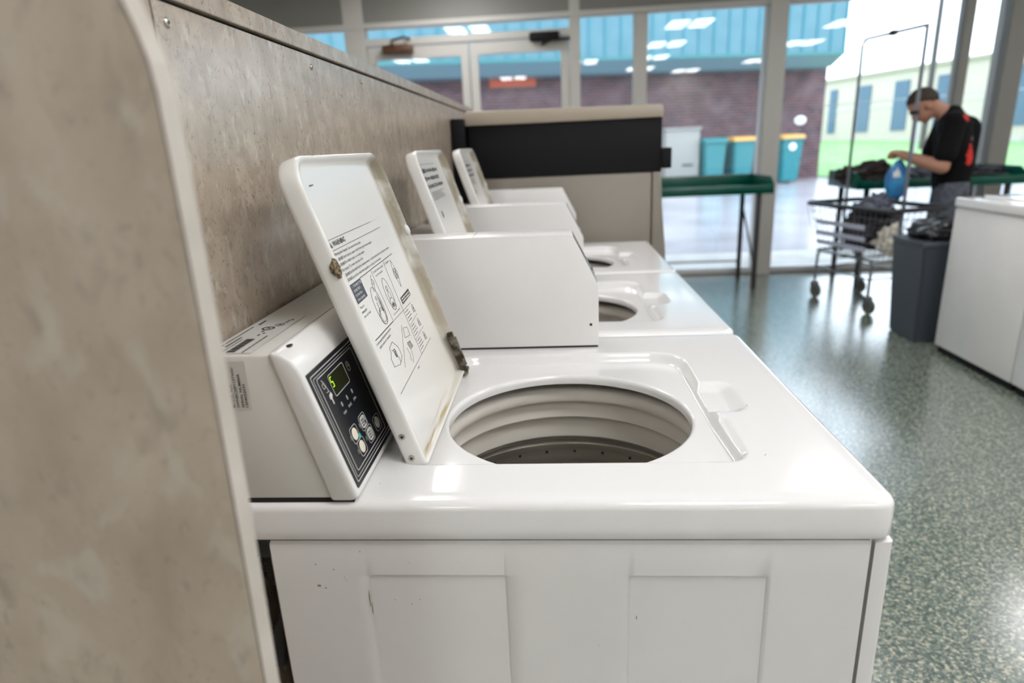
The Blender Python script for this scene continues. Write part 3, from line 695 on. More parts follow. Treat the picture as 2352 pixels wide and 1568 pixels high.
def control_panel(t):
    o = MB().plate(rrect(.0,.0,.164,.1455,.0015,3), -.001, .0006).build('control_panel', BLACKP, t, matrix=PMX, smooth=0)
    o['label'] = 'black control panel with white outlines'
    w = .0007; m = MB()
    m.path(rrect(.0050,.0055,.1570,.1400,.002,4), .0010, w, True); m.path(rrect(.0095,.0095,.1530,.1360,.002,4), .0006, w, True)
    m.path(rrect(.0165,.0140,.1400,.1330,.003,4), .0009, w, True)
    m.text('WASH', .0440,.0760,.0100,.0034, w=w+.0002); m.text('RINSE', .0635,.0770,.0110,.0034, w=w+.0002); m.text('SPIN', .0840,.0775,.0095,.0034, w=w+.0002)
    # clock, coin and hand pictograms
    m.path([(.110+.0048*math.cos(a*PI/10), .1165+.0062*math.sin(a*PI/10)) for a in range(20)], .0006, w, True); m.path([(.110,.1205),(.110,.1165),(.1130,.1165)], .0006, w)
    m.path([(.0260,.1290),(.0300,.1235),(.0330,.1130)], .0009, w); m.path([(.0225,.1225),(.0265,.1250),(.0300,.1190),(.0250,.1180)], .0006, w, True); m.path([(.0265,.1130),(.0350,.1120)], .0006, w)
    m.plate([(.0290,.1080),(.0360,.1105),(.0380,.1060),(.0340,.1030),(.0340,.0960),(.0315,.0960),(.0315,.1030),(.0285,.1030)], w, w+.0002)
    outl = []
    for (u, v) in BTN:
        m.path(rrect(u-.0112,v-.0100,u+.0112,v+.0100,.0045,5), .0006, w, True)
    m.build('panel_print', WINK, o, smooth=0)
    s_ = MB().plate(rrect(.0440,.1005,.0965,.1270,.003,5), .0006, .0011).build('display_window', SCREEN, o, smooth=0)
    m = MB().path(rrect(.0440,.1005,.0965,.1270,.003,5), .0008, .0011, True); m.build('window_outline', WINK, s_, smooth=0) if False else m.build('window_outline', WINK, o, smooth=0)
    z = .0013; u, v, W_, H_ = .0470, .1118, .0046, .0120; q = .0007
    m = MB().line((u,v+H_),(u+W_,v+H_),q,z).line((u,v+H_),(u,v+H_/2),q,z).line((u,v+H_/2),(u+W_,v+H_/2),q,z).line((u+W_,v+H_/2),(u+W_,v),q,z).line((u,v),(u+W_,v),q,z)
    m.build('lit_digit', LED, o, smooth=0)['label'] = 'glowing green digit 5'
    for (u, v) in ((.0500,.0880),(.0700,.0885),(.0900,.0890)):
        MB().ell((u,v,.0008),(.0020,.0033,.0006)).build('indicator_light', LEDOFF, o)
    for (u, v) in ((.0345,.0485),(.0375,.0290),(.0690,.0490),(.0720,.0297)):
        MB().ell((u,v,.0008),(.0024,.0034,.0006)).build('indicator_light', mat('indicator_dark', (.10,.11,.115), .3), o)
    for i, (u, v) in enumerate(BTN):
        c = i in (0,1,4)
        if c: b = MB().ell((u,v,.0007),(.0078,.0078,.0014),24,8).build('button', CREAMB, o); b['label'] = 'worn cream button'
        else:
            b = MB().plate(rrect(u-.0088,v-.0076,u+.0088,v+.0076,.0055,6), .0006, .0014).build('button', mat('white_button', (.60,.60,.57), .5), o, smooth=0)
            b['label'] = 'white pictogram button'
            m = MB(); 
            for j in range(3): m.line((u-.0065,v+.0035-.0035*j),(u-.0005,v+.0035-.0035*j),.0016,.0015)
            m.path([(u+.0018,v+.0045),(u+.0018,v-.0035),(u+.0042,v-.0052),(u+.0062,v-.0035),(u+.0062,v+.0045)], .0007, .0015)
            if i == 2: m.plate([(u+.0030,v),(u+.0055,v),(u+.0055,v-.0040),(u+.0030,v-.0040)], .0015, .0016)
            m.build('button_print', INK, o, smooth=0)
    MB().plate([(.0530,.0400),(.0600,.0375),(.0625,.0405),(.0600,.0440),(.0550,.0445)], .0007, .0009).build('teal_wear_mark', TEALB, o, smooth=0)
    MB().plate([(.1135,.0345),(.1150,.0400),(.1165,.0415),(.1150,.0300)], .0018, .0021).build('teal_wear_mark', TEALB, o, smooth=0)
BTN = [(.0485,.0480),(.0530,.0285),(.0835,.0485),(.0880,.0290),(.1215,.0295)]
def stickers(t):
    # data label wrapped over the rear corner of the console: side part (facing -y) ...
    Ms = Matrix(((1,0,0,0),(0,0,-1,.0058),(0,1,0,0),(0,0,0,1)))
    MB().plate(rrect(.010,1.0300,.0585,1.0880,.002,3), 0, .0003).build('data_label', mat('silver_label', (.58,.565,.53), .35), t, matrix=Ms, smooth=0)
    m = MB()
    for i, (s_, ln, of) in enumerate((('MODEL NO.',.028,.036),('SWNBC2SP112TW01',.047,.036),('SERIAL NUMBER',.040,.0345),('1304022035',.028,.0345))):
        m.text(s_, .0400+[0,.0047,.0103,.0148][i], 1.0335, ln, .0030, w=.0006, rot=PI/2, bold=.015)
    m.build('label_text', INK, t, matrix=Ms, smooth=0)
    # ... and the top part
    m = MB(); z = 1.0949
    MB().plate([(.012,.012),(.064,.012),(.064,.175),(.012,.175)], z-.0003, z-.0001).build('rating_label', mat('label_film', (.64,.63,.60), .35), t, smooth=0)
    for i, (x, a, b, wd) in enumerate(((.017,.014,.045,.0030),(.017,.050,.120,.0016),(.0235,.014,.030,.0022),(.0235,.036,.075,.0025),(.029,.014,.066,.0014),(.0535,.014,.078,.0018),(.041,.080,.086,.0022),(.044,.088,.094,.0022),(.039,.096,.102,.0030),(.020,.130,.150,.0030),(.055,.150,.156,.002))):
        y = a
        random.seed(i)
        while y < b:
            l = random.uniform(.003,.008); m.line((x,y),(x,min(b,y+l)),wd,z); y += l+.0014
    for i in range(26): m.line((.034,.016+.0020*i),(.044,.016+.0020*i),random.choice((.0006,.0010,.0013)),z)
    for (cx, cy, r) in ((.040,.112,.0068),(.048,.128,.0055)):
        m.path([(cx+r*math.cos(a*PI/10), cy+r*math.sin(a*PI/10)) for a in range(20)], .0026 if r > .006 else .001, z, True)
        m.path([(cx-.002,cy-.003),(cx+.003,cy),(cx-.002,cy+.003)], .0014, z)
    for i in range(3): m.line((.050,.136+.006*i),(.054,.139+.006*i),.0018,z)
    m.build('rating_print', INK, t, smooth=0)
    MB().ell((.1010,.0300,1.0972),(.0035,.0055,.0009)).build('bezel_hole', DARK, t)
    # stains and specks of dirt on the cabinet side
    random.seed(11); RS = mat('rust_speck', (.30,.20,.12), .8)
    B_ = [(.104,.800,.0028,.0018,1),(.112,.797,.0018,.001,1),(.104,.8305,.0008,.0008,0),(.125,.823,.0009,.0009,0),(.137,.812,.0006,.001,1),(.139,.8085,.0005,.001,1),(.160,.8480,.0007,.0007,0),(.218,.833,.0005,.0006,0),(.226,.781,.0008,.0006,0),(.196,.7805,.0006,.0008,1),(.216,.774,.0008,.0007,1),(.1645,.782,.0009,.012,1),(.1665,.768,.0007,.010,1),(.485,.757,.0008,.0028,1),(.440,.716,.0006,.0006,0)]
    for (x, z_, rx, rz, mi) in B_:
        n = 9; MB().add([(x+rx*random.uniform(.6,1.2)*math.cos(q*2*PI/n), .0030, z_+rz*random.uniform(.6,1.2)*math.sin(q*2*PI/n)) for q in range(n)], [list(range(n))]).build('dirt_speck', RS if mi else INK, t, smooth=0)
    m = MB()
    for (x, y_, l) in ((.180,.045,.0008),(.6775,.268,.003),(.655,.1080,.003),(.255,.395,.0010),(.470,.455,.001),(.4755,.457,.001),(.500,.445,.0012),(.505,.443,.0008),(.165,.020,.0005),(.19,.08,.0005)):
        h = deck_h(x, y_)+.0003; MB().line((x,y_),(x+l*.7,y_+l),.0007,h).build('paint_chip', INK, t, smooth=0)
washer(0, 1); washer(.6605, 2); washer(1.3205, 3)

# ---------------------------------------------------------------- large machine behind the row
t = thing('large_washer', (.44, 2.35, 0), 'tall taupe machine with a black upper band and tan top, past the open washers', 'washing machine')
TM = rel(t)
MB().box((.055,2.01,.02),(.785,2.72,1.178),.006,M=TM).build('body', TAUPE, t)
MB().prism([(.789,.05),(.835,.05),(.852,.35),(.856,.62),(.846,.86),(.828,1.05),(.822,1.178),(.789,1.178)], 2.008, 2.72, 'y', r=.004, M=TM).build('front_trim', TAUPE, t)
MB().box((.06,2.008,1.178),(.822,2.72,1.383),.003,M=TM).build('band_panel', BLACKM, t)['label'] = 'black upper band'
MB().prism([(.052,1.383),(.824,1.383),(.824,1.418),(.816,1.430),(.062,1.437),(.052,1.430)], 1.995, 2.73, 'y', r=.004, M=TM).build('top_cap', TAN, t)['label'] = 'tan rounded top cap'
MB().box((.822,2.0,1.19),(.860,2.10,1.268),.004,M=TM).build('door_latch', BLACKM, t)
MB().box((.004,1.94,1.05),(.052,2.6,1.41),.004,M=TM).build('rear_box', BLACKM, t)
MB().box((.06,2.02,0),(.80,2.70,.025),M=TM).build('base', BLACKM, t)

# ---------------------------------------------------------------- washers on the right
def right_washer(y0, lbl):
    t = thing('top_load_washer', (3.02, y0+.335, 0), lbl, 'washing machine', 'closed white washers on the right')
    M = rel(t); y1 = y0+.672
    MB().box((2.668,y0+.003,.045),(3.39,y1-.003,.858),.006,M=M).build('cabinet', ENAMEL_S, t)
    MB().box((2.660,y0+.001,.861),(3.39,y1-.001,.915),.010,3,M=M).build('top_cover', ENAMEL, t)
    MB().box((2.76,y0+.09,.913),(3.16,y1-.09,.928),.006,3,M=M).build('lid', ENAMEL, t)
    MB().prism([(3.24,.916),(3.39,.916),(3.39,1.09),(3.31,1.09)], y0+.01, y1-.01, 'y', r=.006, M=M).build('console', PLASTIC_W, t)
    MB().box((2.69,y0+.01,0),(3.36,y1-.01,.05),M=M).build('kick_base', BLACKM, t)
right_washer(2.528, 'closed white washer at right, the one beside the grey trash bin')
right_washer(1.850, 'closed white washer at right, cut by the picture edge')

# ---------------------------------------------------------------- trash bin
t = thing('trash_bin', (2.79,3.52,0), 'slim grey trash bin with a black liner between the right washers and the laundry cart', 'trash bin')
def taper(x0,y0,x1,y1,z0,dx,dy,z1):
    return [(x0,y0,z0),(x1,y0,z0),(x1,y1,z0),(x0,y1,z0),(x0-dx,y0-dy,z1),(x1+dx,y0-dy,z1),(x1+dx,y1+dy,z1),(x0-dx,y1+dy,z1)], [(0,3,2,1),(4,5,6,7),(0,1,5,4),(1,2,6,5),(2,3,7,6),(3,0,4,7)]
def tbox(m, *a, r=.01, mi=0, M=None):
    vs, fs = taper(*a); bm = bmesh.new(); V = [bm.verts.new(v) for v in vs]; [bm.faces.new([V[i] for i in f]) for f in fs]
    bmesh.ops.recalc_face_normals(bm, faces=bm.faces[:]); bmesh.ops.bevel(bm, geom=bm.edges[:], offset=r, segments=2, affect='EDGES'); return m.bm(bm, mi, M)
tbox(MB(), -.150,-.160,.150,.160,0,.035,.030,.62,M=None).build('bin_body', BINGREY, t)
MB().box((-.190,-.195,.60),(.190,.195,.635),.012).build('bin_rim', BINGREY, t)
def blob(m, c, r, seed, amp=.35, fr=1.6, sub=4, flat=0, mi=0, fr2=4.5, amp2=.15):
    bm = bmesh.new(); bmesh.ops.create_icosphere(bm, subdivisions=sub, radius=1)
    for v in bm.verts:
        n_ = v.co.copy(); d = 1+amp*noise.noise(n_*fr+Vector((seed*3.1,seed,0)))+amp2*noise.noise(n_*fr2+Vector((seed,0,seed*2)))
        q = Vector((n_.x*r[0]*d, n_.y*r[1]*d, n_.z*r[2]*d))
        if q.z < -r[2]*flat: q.z = -r[2]*flat
        v.co = q+Vector(c)
    return m.bm(bm, mi)
m = MB(); 
blob(m, (-.0,0,.67),(.17,.17,.085), 3, .25, 2, flat=.45); m.build('bin_liner', BAGBLK, t)

# ---------------------------------------------------------------- green folding tables
def green_table(x0, x1, lbl):
    y0, y1, zb, zt = 4.97, 5.60, .845, .965
    t = thing('folding_table', ((x0+x1)/2, (y0+y1)/2, 0), lbl, 'table', 'green laundry folding tables'); M = rel(t)
    m = MB().box((x0,y0,zb),(x1,y1,zb+.02),.006,M=M)
    m.box((x0,y0,zb-.02),(x1,y0+.02,zb+.055),.006,M=M)                       # low front lip
    m.box((x0,y1-.02,zb-.02),(x1,y1,zt),.006,M=M)
    for x in (x0, x1-.02): m.prism([(y0,zb-.02),(y1,zb-.02),(y1,zt),(y0+.10,zt),(y0,zb+.06)], x, x+.02, 'x', r=.004, M=M)
    m.build('tray_top', GREENT, t)
    for x in (x0+.10, x1-.10):
        for y in (y0+.07, y1-.07): MB().box((x-.018,y-.018,0),(x+.018,y+.018,zb-.0),.003,M=M).build('leg', BROWNM, t)
        MB().tube([(x,y0+.07,.18),(x,y1-.07,.70)], .009, M=M).build('leg_brace', BROWNM, t)
    MB().tube([(x0+.10,y1-.07,.16),(x1-.10,y1-.07,.16)], .008, M=M).build('stretcher', BROWNM, t)
green_table(.92, 2.235, 'green tray-top folding table standing empty beyond the black-banded machine')
green_table(2.92, 4.25, 'green tray-top folding table with dark laundry behind the person')
def laundry(name, c, rs, seed, m_, lbl, cat, group=None, amp=.5, **k):
    m = MB()
    for i, (o_, r) in enumerate(rs): blob(m, (o_[0],o_[1],o_[2]), r, seed+i*1.7, amp, 2.2, flat=.55, amp2=.3, **k)
    o = m.build(name, m_, loc=c, smooth=60); return tag(o, lbl, cat, group)
laundry('laundry_pile', (3.06,5.22,.865), [((0,0,.05),(.20,.16,.09)),((.08,-.02,.11),(.12,.10,.07)),((-.10,.03,.08),(.10,.09,.06))], 2, CLOTHB, 'heap of brown-black clothes on the left end of the far green table', 'clothes')
laundry('laundry_pile', (3.98,5.22,.865), [((0,0,.035),(.22,.16,.06)),((-.08,0,.07),(.12,.10,.045))], 7, CLOTHD, 'low heap of dark clothes on the far green table behind the person\'s back', 'clothes')
laundry('folded_garment', (3.48,5.18,.865), [((0,0,.035),(.12,.12,.055)),((-.03,-.05,.07),(.07,.06,.04))], 9, CLOTHG, 'pale grey-blue crumpled garment on the far green table in front of the person', 'clothes')

# ---------------------------------------------------------------- laundry cart
ang = math.atan2(-.964,.266); cart = thing('laundry_cart', (2.80,4.44,0), 'wheeled wire laundry cart with a tall hanging rack, loaded with clothes', 'laundry cart', rz=ang)
# local x: long axis, local y: width
CH = mat('cart_wire', (.28,.29,.31), .3, .9); CHD = mat('cart_rail', (.018,.018,.022), .5); RUB = mat('caster_rubber', (.12,.115,.10), .6)
L2, W2 = .44, .245; l2, w2 = .34, .20; zt, zb = .755, .385
m = MB(); q = rrect(-L2,-W2,L2,W2,.05,4); m.tube([(x,y,zt) for x,y in q], .018, 8, closed=True); m.build('top_rail', CHD, cart)
m = MB(); q2 = rrect(-l2,-w2,l2,w2,.04,4); m.tube([(x,y,zb) for x,y in q2], .011, 8, closed=True); m.build('bottom_rail', CH, cart)
def lerp(a,b,t_): return a+(b-a)*t_
m = MB()
for i in range(5):
    t_ = (i+1)/6; qq = rrect(-lerp(l2,L2,t_),-lerp(w2,W2,t_),lerp(l2,L2,t_),lerp(w2,W2,t_),.045,3); m.tube([(x,y,lerp(zb,zt,t_)) for x,y in qq], .0022, 5, closed=True)
for i in range(17):
    t_ = -1+2*i/16
    for sy in (-1,1): m.tube([(l2*t_,sy*w2,zb),(L2*t_,sy*W2,zt)], .0020, 5)
    m.tube([(l2*t_,-w2,zb),(l2*t_,w2,zb)], .002, 5)
for i in range(10):
    t_ = -1+2*i/9
    for sx in (-1,1): m.tube([(sx*l2,w2*t_,zb),(sx*L2,W2*t_,zt)], .0020, 5)
m.build('wire_basket', CH, cart)
BANDM = mat('cart_band', (.42,.44,.55), .35)
for z, sx in ((.62,.50),(.535,.62),(.46,.66)):
    tt = (z-zb)/(zt-zb); y = -lerp(w2,W2,tt)-.004
    MB().box((-.32,y-.004,z-.018),(.22,y,z+.018),.003).build('side_band', BANDM, cart)
for (sx, sy) in ((-1,-1),(1,-1),(-1,1),(1,1)):
    X, Y = sx*.30, sy*.21
    f = MB().tube([(X*.55,Y*.97,zb),(X*.9,Y*.97,zb),(X,Y*.97,zb-.03),(X,Y,.24),(X,Y,.13)], .011, 8).build('frame_leg', CH, cart)
    m = MB().box((X-.018,Y-.024,.055),(X+.028,Y-.020,.12),.001).box((X-.018,Y+.020,.055),(X+.028,Y+.024,.12),.001).box((X-.02,Y-.024,.115),(X+.02,Y+.024,.13),.002)
    m.build('caster_fork', CH, cart)
    R_ = Matrix.Translation((X+.02,Y,.056)) @ Matrix.Rotation(PI/2, 4, 'X') @ Matrix.Translation((0,0,0))
    MB().lathe([(.012,-.014),(.036,-.012),(.040,-.016),(.052,-.015),(.056,-.008),(.056,.008),(.052,.015),(.040,.016),(.036,.012),(.012,.014)], 28, M=R_, close=True).build('caster_wheel', RUB, cart)
MB().tube([(-.30,-.21,.25),(.30,-.21,.25)], .006).tube([(-.30,.21,.25),(.30,.21,.25)], .006).tube([(-.3,-.21,.25),(-.3,.21,.25)],.006).tube([(.3,-.21,.25),(.3,.21,.25)],.006).build('base_brace', CH, cart)
# hanging rack: two poles and the top bar
RX = .295; zr = 1.945
RACK = mat('rack_tube', (.22,.24,.28), .3, .8)
MB().tube([(-RX,0.0,zb-.02),(-RX,0.0,zr-.04),(-RX+.04,0,zr),(0,0,zr),(RX-.0,0,zr)], .0115, 8).build('rack_frame', RACK, cart)
MB().tube([(RX,0,zb-.02),(RX,0,zr+.01)], .0125, 8).build('rack_pole', RACK, cart)
MB().box((-.022,-.018,zr-.018),(.022,.018,zr+.018),.004).build('rack_clamp', CHD, cart)
MB().box((RX-.045,-.016,1.385),(RX+.014,.016,1.415),.006).build('rack_knob', CHD, cart)
d_ = Vector((.266,-.964,0)); n_c = Vector((.964,.266,0)); cc = Vector((2.80,4.44,0))
def cpt(a, b, z): v = cc+d_*a+n_c*b; return (v.x, v.y, z)
laundry('laundry_pile', cpt(-.02,.02,.40), [((0,0,.10),(.17,.15,.13)),((.04,-.06,.20),(.13,.14,.10)),((-.02,.06,.24),(.12,.14,.12))], 4, CLOTHD, 'dark navy heap of clothes filling the wire laundry cart', 'clothes')
laundry('laundry_pile', cpt(.03,.0,.69), [((0,0,.055),(.12,.14,.07)),((.03,.05,.10),(.07,.06,.05))], 12, CLOTHG, 'slate grey garment heaped over the rim of the laundry cart', 'clothes')
laundry('white_towel', cpt(.26,.0,.40), [((0,-.08,.05),(.075,.09,.07)),((.0,.08,.10),(.09,.075,.11)),((-.01,.0,.06),(.07,.10,.07))], 15, CLOTHW, 'off-white crumpled towel at the near end of the laundry cart', 'towel', fr2=6)

# ---------------------------------------------------------------- person
per = thing('person', (3.36,4.50,0), 'person in a black t-shirt and grey jeans bending their head over a blue bag', 'person')
F = Vector((-.94,.34,0)).normalized(); Lf = Vector((-.34,-.94,0)).normalized(); U = Vector((0,0,1)); O = Vector((3.36,4.50,0))
def pw(f, l, z): return F*f + Lf*l + U*z          # local to the person's empty
shL, shR = pw(.05,.185,1.325), pw(.05,-.185,1.325); elL = pw(.095,.235,1.02); elR = pw(.12,-.22,1.03); haL = pw(.325,.12,1.10); haR = pw(.34,.015,1.115)
neck0, head = pw(.065,0,1.375), pw(.22,0,1.455)
ht = math.radians(42)      # head tilt downwards
hf = F*math.cos(ht)-U*math.sin(ht); hu = F*math.sin(ht)+U*math.cos(ht)
def hp(f, l, u): return head+hf*f+Lf*l+hu*u
RH = Matrix((hf, Lf, hu)).transposed()
b = MB()
b.ell(hp(0,0,.03),(.098,.076,.095),24,16,rot=RH); b.ell(hp(.035,0,-.035),(.062,.056,.072),20,12,rot=RH); b.ell(hp(.055,0,-.090),(.030,.034,.022),16,10,rot=RH)
b.capsule(hp(.088,0,.012),hp(.108,0,-.024),.009,.014); b.ell(hp(.092,0,-.058),(.014,.022,.009),12,8,rot=RH)
b.capsule(hp(.078,.045,.028),hp(.084,-.045,.028),.011,.011)
for s_ in (-1,1): b.ell(hp(-.005,.077*s_,-.008),(.017,.010,.030),12,8,rot=RH); b.capsule(hp(.05,.045*s_,-.012),hp(.07,.03*s_,-.03),.020,.018)
b.capsule(hp(-.03,0,-.03), neck0, .056, .062)
b.capsule(neck0, pw(.0,0,1.20), .066, .09); b.capsule(pw(0,.06,1.2), pw(-.01,.04,.95), .085,.085); b.capsule(pw(0,-.06,1.2), pw(-.01,-.04,.95), .085,.085)
b.capsule(shL, pw(.01,0,1.28), .052,.07); b.capsule(shR, pw(.01,0,1.28), .052,.07)
for sh, el, ha in ((shL,elL,haL),(shR,elR,haR)):
    b.capsule(sh, el, .056, .048); b.capsule(el, el+(ha-el)*.4, .049, .047); b.capsule(el+(ha-el)*.4, ha, .046, .030)
for s_ in (-1,1):
    b.capsule(pw(0,.09*s_,.90), pw(.03,.09*s_,.48), .088,.058); b.capsule(pw(.03,.09*s_,.48), pw(-.01,.10*s_,.08), .056,.036); b.capsule(pw(-.02,.10*s_,.05), pw(.14,.11*s_,.035), .036,.028)
def hand(h, el, side):
    d = (h-el).normalized(); s = side*Lf; n_ = d.cross(s).normalized()
    if n_.z > 0: n_ = -n_
    pl = h+d*.045; b.ell(pl,(.045,.036,.020),14,10,rot=Matrix((d,s,n_)).transposed())
    for i in range(4):
        r = .0095-.0005*abs(i-1.2); o_ = pl+d*(.038-.004*abs(i-1.5))+s*(.027-.018*i); ln = (.026,.030,.028,.022)[i]
        p1 = o_+d*ln*.8+n_*.010; p2 = p1+d*ln*.2+n_*ln*.85; p3 = p2-d*.018+n_*.012
        b.capsule(o_, p1, r, r*.95); b.capsule(p1, p2, r*.95, r*.9); b.capsule(p2, p3, r*.9, r*.8)
    th = h+d*.015-s*.024; t1 = th+d*.03-s*.012+n_*.022; t2 = t1+d*.022+n_*.016+s*.006; b.capsule(th, t1, .014, .011); b.capsule(t1, t2, .011, .009)
hand(haL, elL, 1); hand(haR, elR, -1)
body = b.build('body', SKIN, per); remesh(body, .0065, 3)
# hair: cap that hugs the skull above the ears and down the nape
h = MB(); bm = bmesh.new(); bmesh.ops.create_uvsphere(bm, u_segments=36, v_segments=24, radius=1)
kill = []
for v in bm.verts:
    f_, l_, u_ = v.co.x, v.co.y, v.co.z
    thr = -.05+.55*max(0,f_)-.75*max(0,-f_)
    j = 1+.05*noise.noise(v.co*6)
    if u_ < thr: kill.append(v); continue
    v.co = hp(f_*.106*j-.004, l_*.083*j, .032+u_*.104*j)
bmesh.ops.delete(bm, geom=kill, context='VERTS'); h.bm(bm)
hair = h.build('hair', HAIR, per); sm = hair.modifiers.new('t','SOLIDIFY'); sm.thickness = .012; sm.offset = -1
# t-shirt
s = MB()
s.capsule(pw(.045,0,1.365), pw(.0,0,1.26), .085, .13)
for s_ in (-1,1):
    s.capsule(pw(.03,.10*s_,1.30), pw(-.01,.075*s_,1.02), .103, .118); s.capsule(pw(-.01,.075*s_,1.02), pw(-.01,.065*s_,.895), .118, .115)
s.capsule(pw(-.055,0,1.27), pw(-.05,0,1.0), .10, .10)
for sh, el in ((shL,elL),(shR,elR)):
    s.capsule(sh, sh+(el-sh)*.72, .070, .074); s.capsule(pw(.03,0,1.31), sh, .10, .075)
shirt = s.build('t_shirt', SHIRT, per); remesh(shirt, .010, 5)
def onshirt(name, c, r, m_, lbl):
    # printed patch that follows the cloth: the faces of the shirt inside a soft-edged ellipsoid, lifted 1.5 mm
    me = shirt.data; vs = []; fs = []; idx = {}; c = Vector(c)
    for p in me.polygons:
        q = p.center-c; e_ = math.sqrt((q.x/r[0])**2+(q.y/r[1])**2+(q.z/r[2])**2)
        if e_ < 1+.35*noise.noise(p.center*38):
            f = []
            for v in p.vertices:
                if v not in idx: idx[v] = len(vs); vs.append(me.vertices[v].co+me.vertices[v].normal*.0015)
                f.append(idx[v])
            fs.append(f)
    o = MB().add(vs, fs).build(name, m_, shirt); o['label'] = lbl; return o
onshirt('shirt_print', pw(-.005,.185,1.350), (.036,.060,.036), REDP, 'red printed patch near the shoulder'); onshirt('shirt_print', pw(-.085,.180,1.095), (.034,.050,.072), REDP, 'red printed patch low on the back'); onshirt('shirt_print', pw(-.09,.16,1.21), (.025,.04,.02), mat('grey_print',(.12,.09,.09),.8), 'faint grey printed mark between the red patches')
j = MB()
for s_ in (-1,1):
    j.capsule(pw(-.01,.07*s_,.90), pw(-.02,.075*s_,.84), .112, .112); j.capsule(pw(-.01,.085*s_,.86), pw(.03,.09*s_,.48), .100,.075); j.capsule(pw(.03,.09*s_,.48), pw(-.01,.10*s_,.09), .073,.062)
jeans = j.build('jeans', JEAN, per); remesh(jeans, .010, 4)
for s_ in (-1,1):
    m = MB().capsule(pw(-.045,.10*s_,.052), pw(.09,.108*s_,.048), .046,.044).capsule(pw(.09,.108*s_,.045), pw(.165,.112*s_,.036), .044,.034).capsule(pw(-.03,.10*s_,.06), pw(-.02,.10*s_,.11),.045,.048)
    o = m.build('shoe', SHOE, per); remesh(o, .008, 3)
    zmin = min(v.co.z for v in o.data.vertices); 
    for v in o.data.vertices: v.co.z = max(v.co.z, .002)
# bag held by the hands
bagc = O+pw(.350,.09,.930)
m = MB(); bm = bmesh.new(); bmesh.ops.create_uvsphere(bm, u_segments=32, v_segments=24, radius=1)
for v in bm.verts:
    z = v.co.z; wd = .085*(1-.55*max(0,z)**1.5); d = 1+.12*noise.noise(v.co*3)
    ex = math.copysign(abs(v.co.x)**.7, v.co.x); v.co = Vector((ex*wd*d, v.co.y*.045*d*(1-.5*max(0,z)), z*.150))
m.bm(bm); bag = m.build('detergent_bag', BLUEBAG, loc=bagc); tag(bag, 'blue plastic bag with a white patch dangling from the person\'s hands', 'bag')
m = MB(); blob(m, (-.025,-.040,.02),(.026,.010,.055), 4, .4, 2); m.build('white_patch', WHITEM, bag)
o = laundry('dark_blue_garment', (3.17,4.90,.80), [((0,0,.08),(.06,.05,.11)),((.01,0,-.02),(.04,.035,.10))], 21, DBLUE, 'dark blue cloth hanging over the near edge of the far green table', 'clothes')

# ---------------------------------------------------------------- outside
struct(MB().box((-25,YW+.12,-.14),(60,20.9,-.02)).build('ground_1', ASPH, smooth=0))
struct(MB().box((-25,YW+.06,-.12),(12,YW+1.2,.0)).build('ground_2', CONC, smooth=0))
# grass rising towards the storage building
def gz(x, y):
    t_ = max(0, min(1, (y-21)/28)); return -.01+.68*t_*(.75+.25*math.sin(x*.05))
vs = []; fs = []; nx, ny = 40, 30
for j_ in range(ny+1):
    for i in range(nx+1):
        x = 6+i*1.6; yb = 20.6-(max(0,x-8.4))*1.35; yb = max(yb, 9.5); y = yb+(75-yb)*(j_/ny)**1.4; vs.append((x, y, gz(x, y)+.02))
for j_ in range(ny):
    for i in range(nx): a = j_*(nx+1)+i; fs.append((a,a+1,a+nx+2,a+nx+1))
g = MB().add(vs, fs).build('grass_lawn', GRASS); tag(g, 'bright green lawn between the parking area and the cream storage building', 'grass', kind='stuff')
# brick building with the teal mansard, its frame along e_ = (.971,.239)
bang = math.atan2(.239,.971)
bb = thing('brick_building', (-3.85,15.62,0), 'brick building with a deep teal metal fascia across the wet parking lot', 'building', rz=bang)
MB().box((-14,1.3,-.1),(12.95,9,3.20)).build('brick_wall', BRICK, bb, smooth=0)
MB().box((-14.2,.0,3.36),(12.46,9,5.9)).build('teal_fascia', TEAL, bb, smooth=0)
m = MB()
for i in range(64): m.box((-14+.42*i,-.035,3.36),(-13.965+.42*i,.001,5.9))
for i in range(20): m.box((12.459,.2+.42*i,3.36),(12.495,.235+.42*i,5.9))
m.build('roof_seam', mat('teal_seam', (.02,.20,.26), .4), bb, smooth=0)
MB().box((-14.2,-.05,3.29),(12.5,.02,3.37)).build('drip_edge', mat('green_drip_edge', (.03,.17,.18), .4), bb, smooth=0)
MB().prism([(.0,3.29),(.5,3.04),(1.35,3.04),(1.35,3.34),(.0,3.34)], -14.2, 12.5, 'x').build('soffit', TEAL_L, bb, smooth=0)
MB().ell((12.20,1.28,1.67),(.19,.035,.13)).build('wall_plaque', WHITEM, bb)
MB().box((2.95,1.24,2.84),(4.22,1.30,3.10)).build('red_panel', mat('orange_red_panel', (.50,.10,.05), .6), bb, smooth=0)
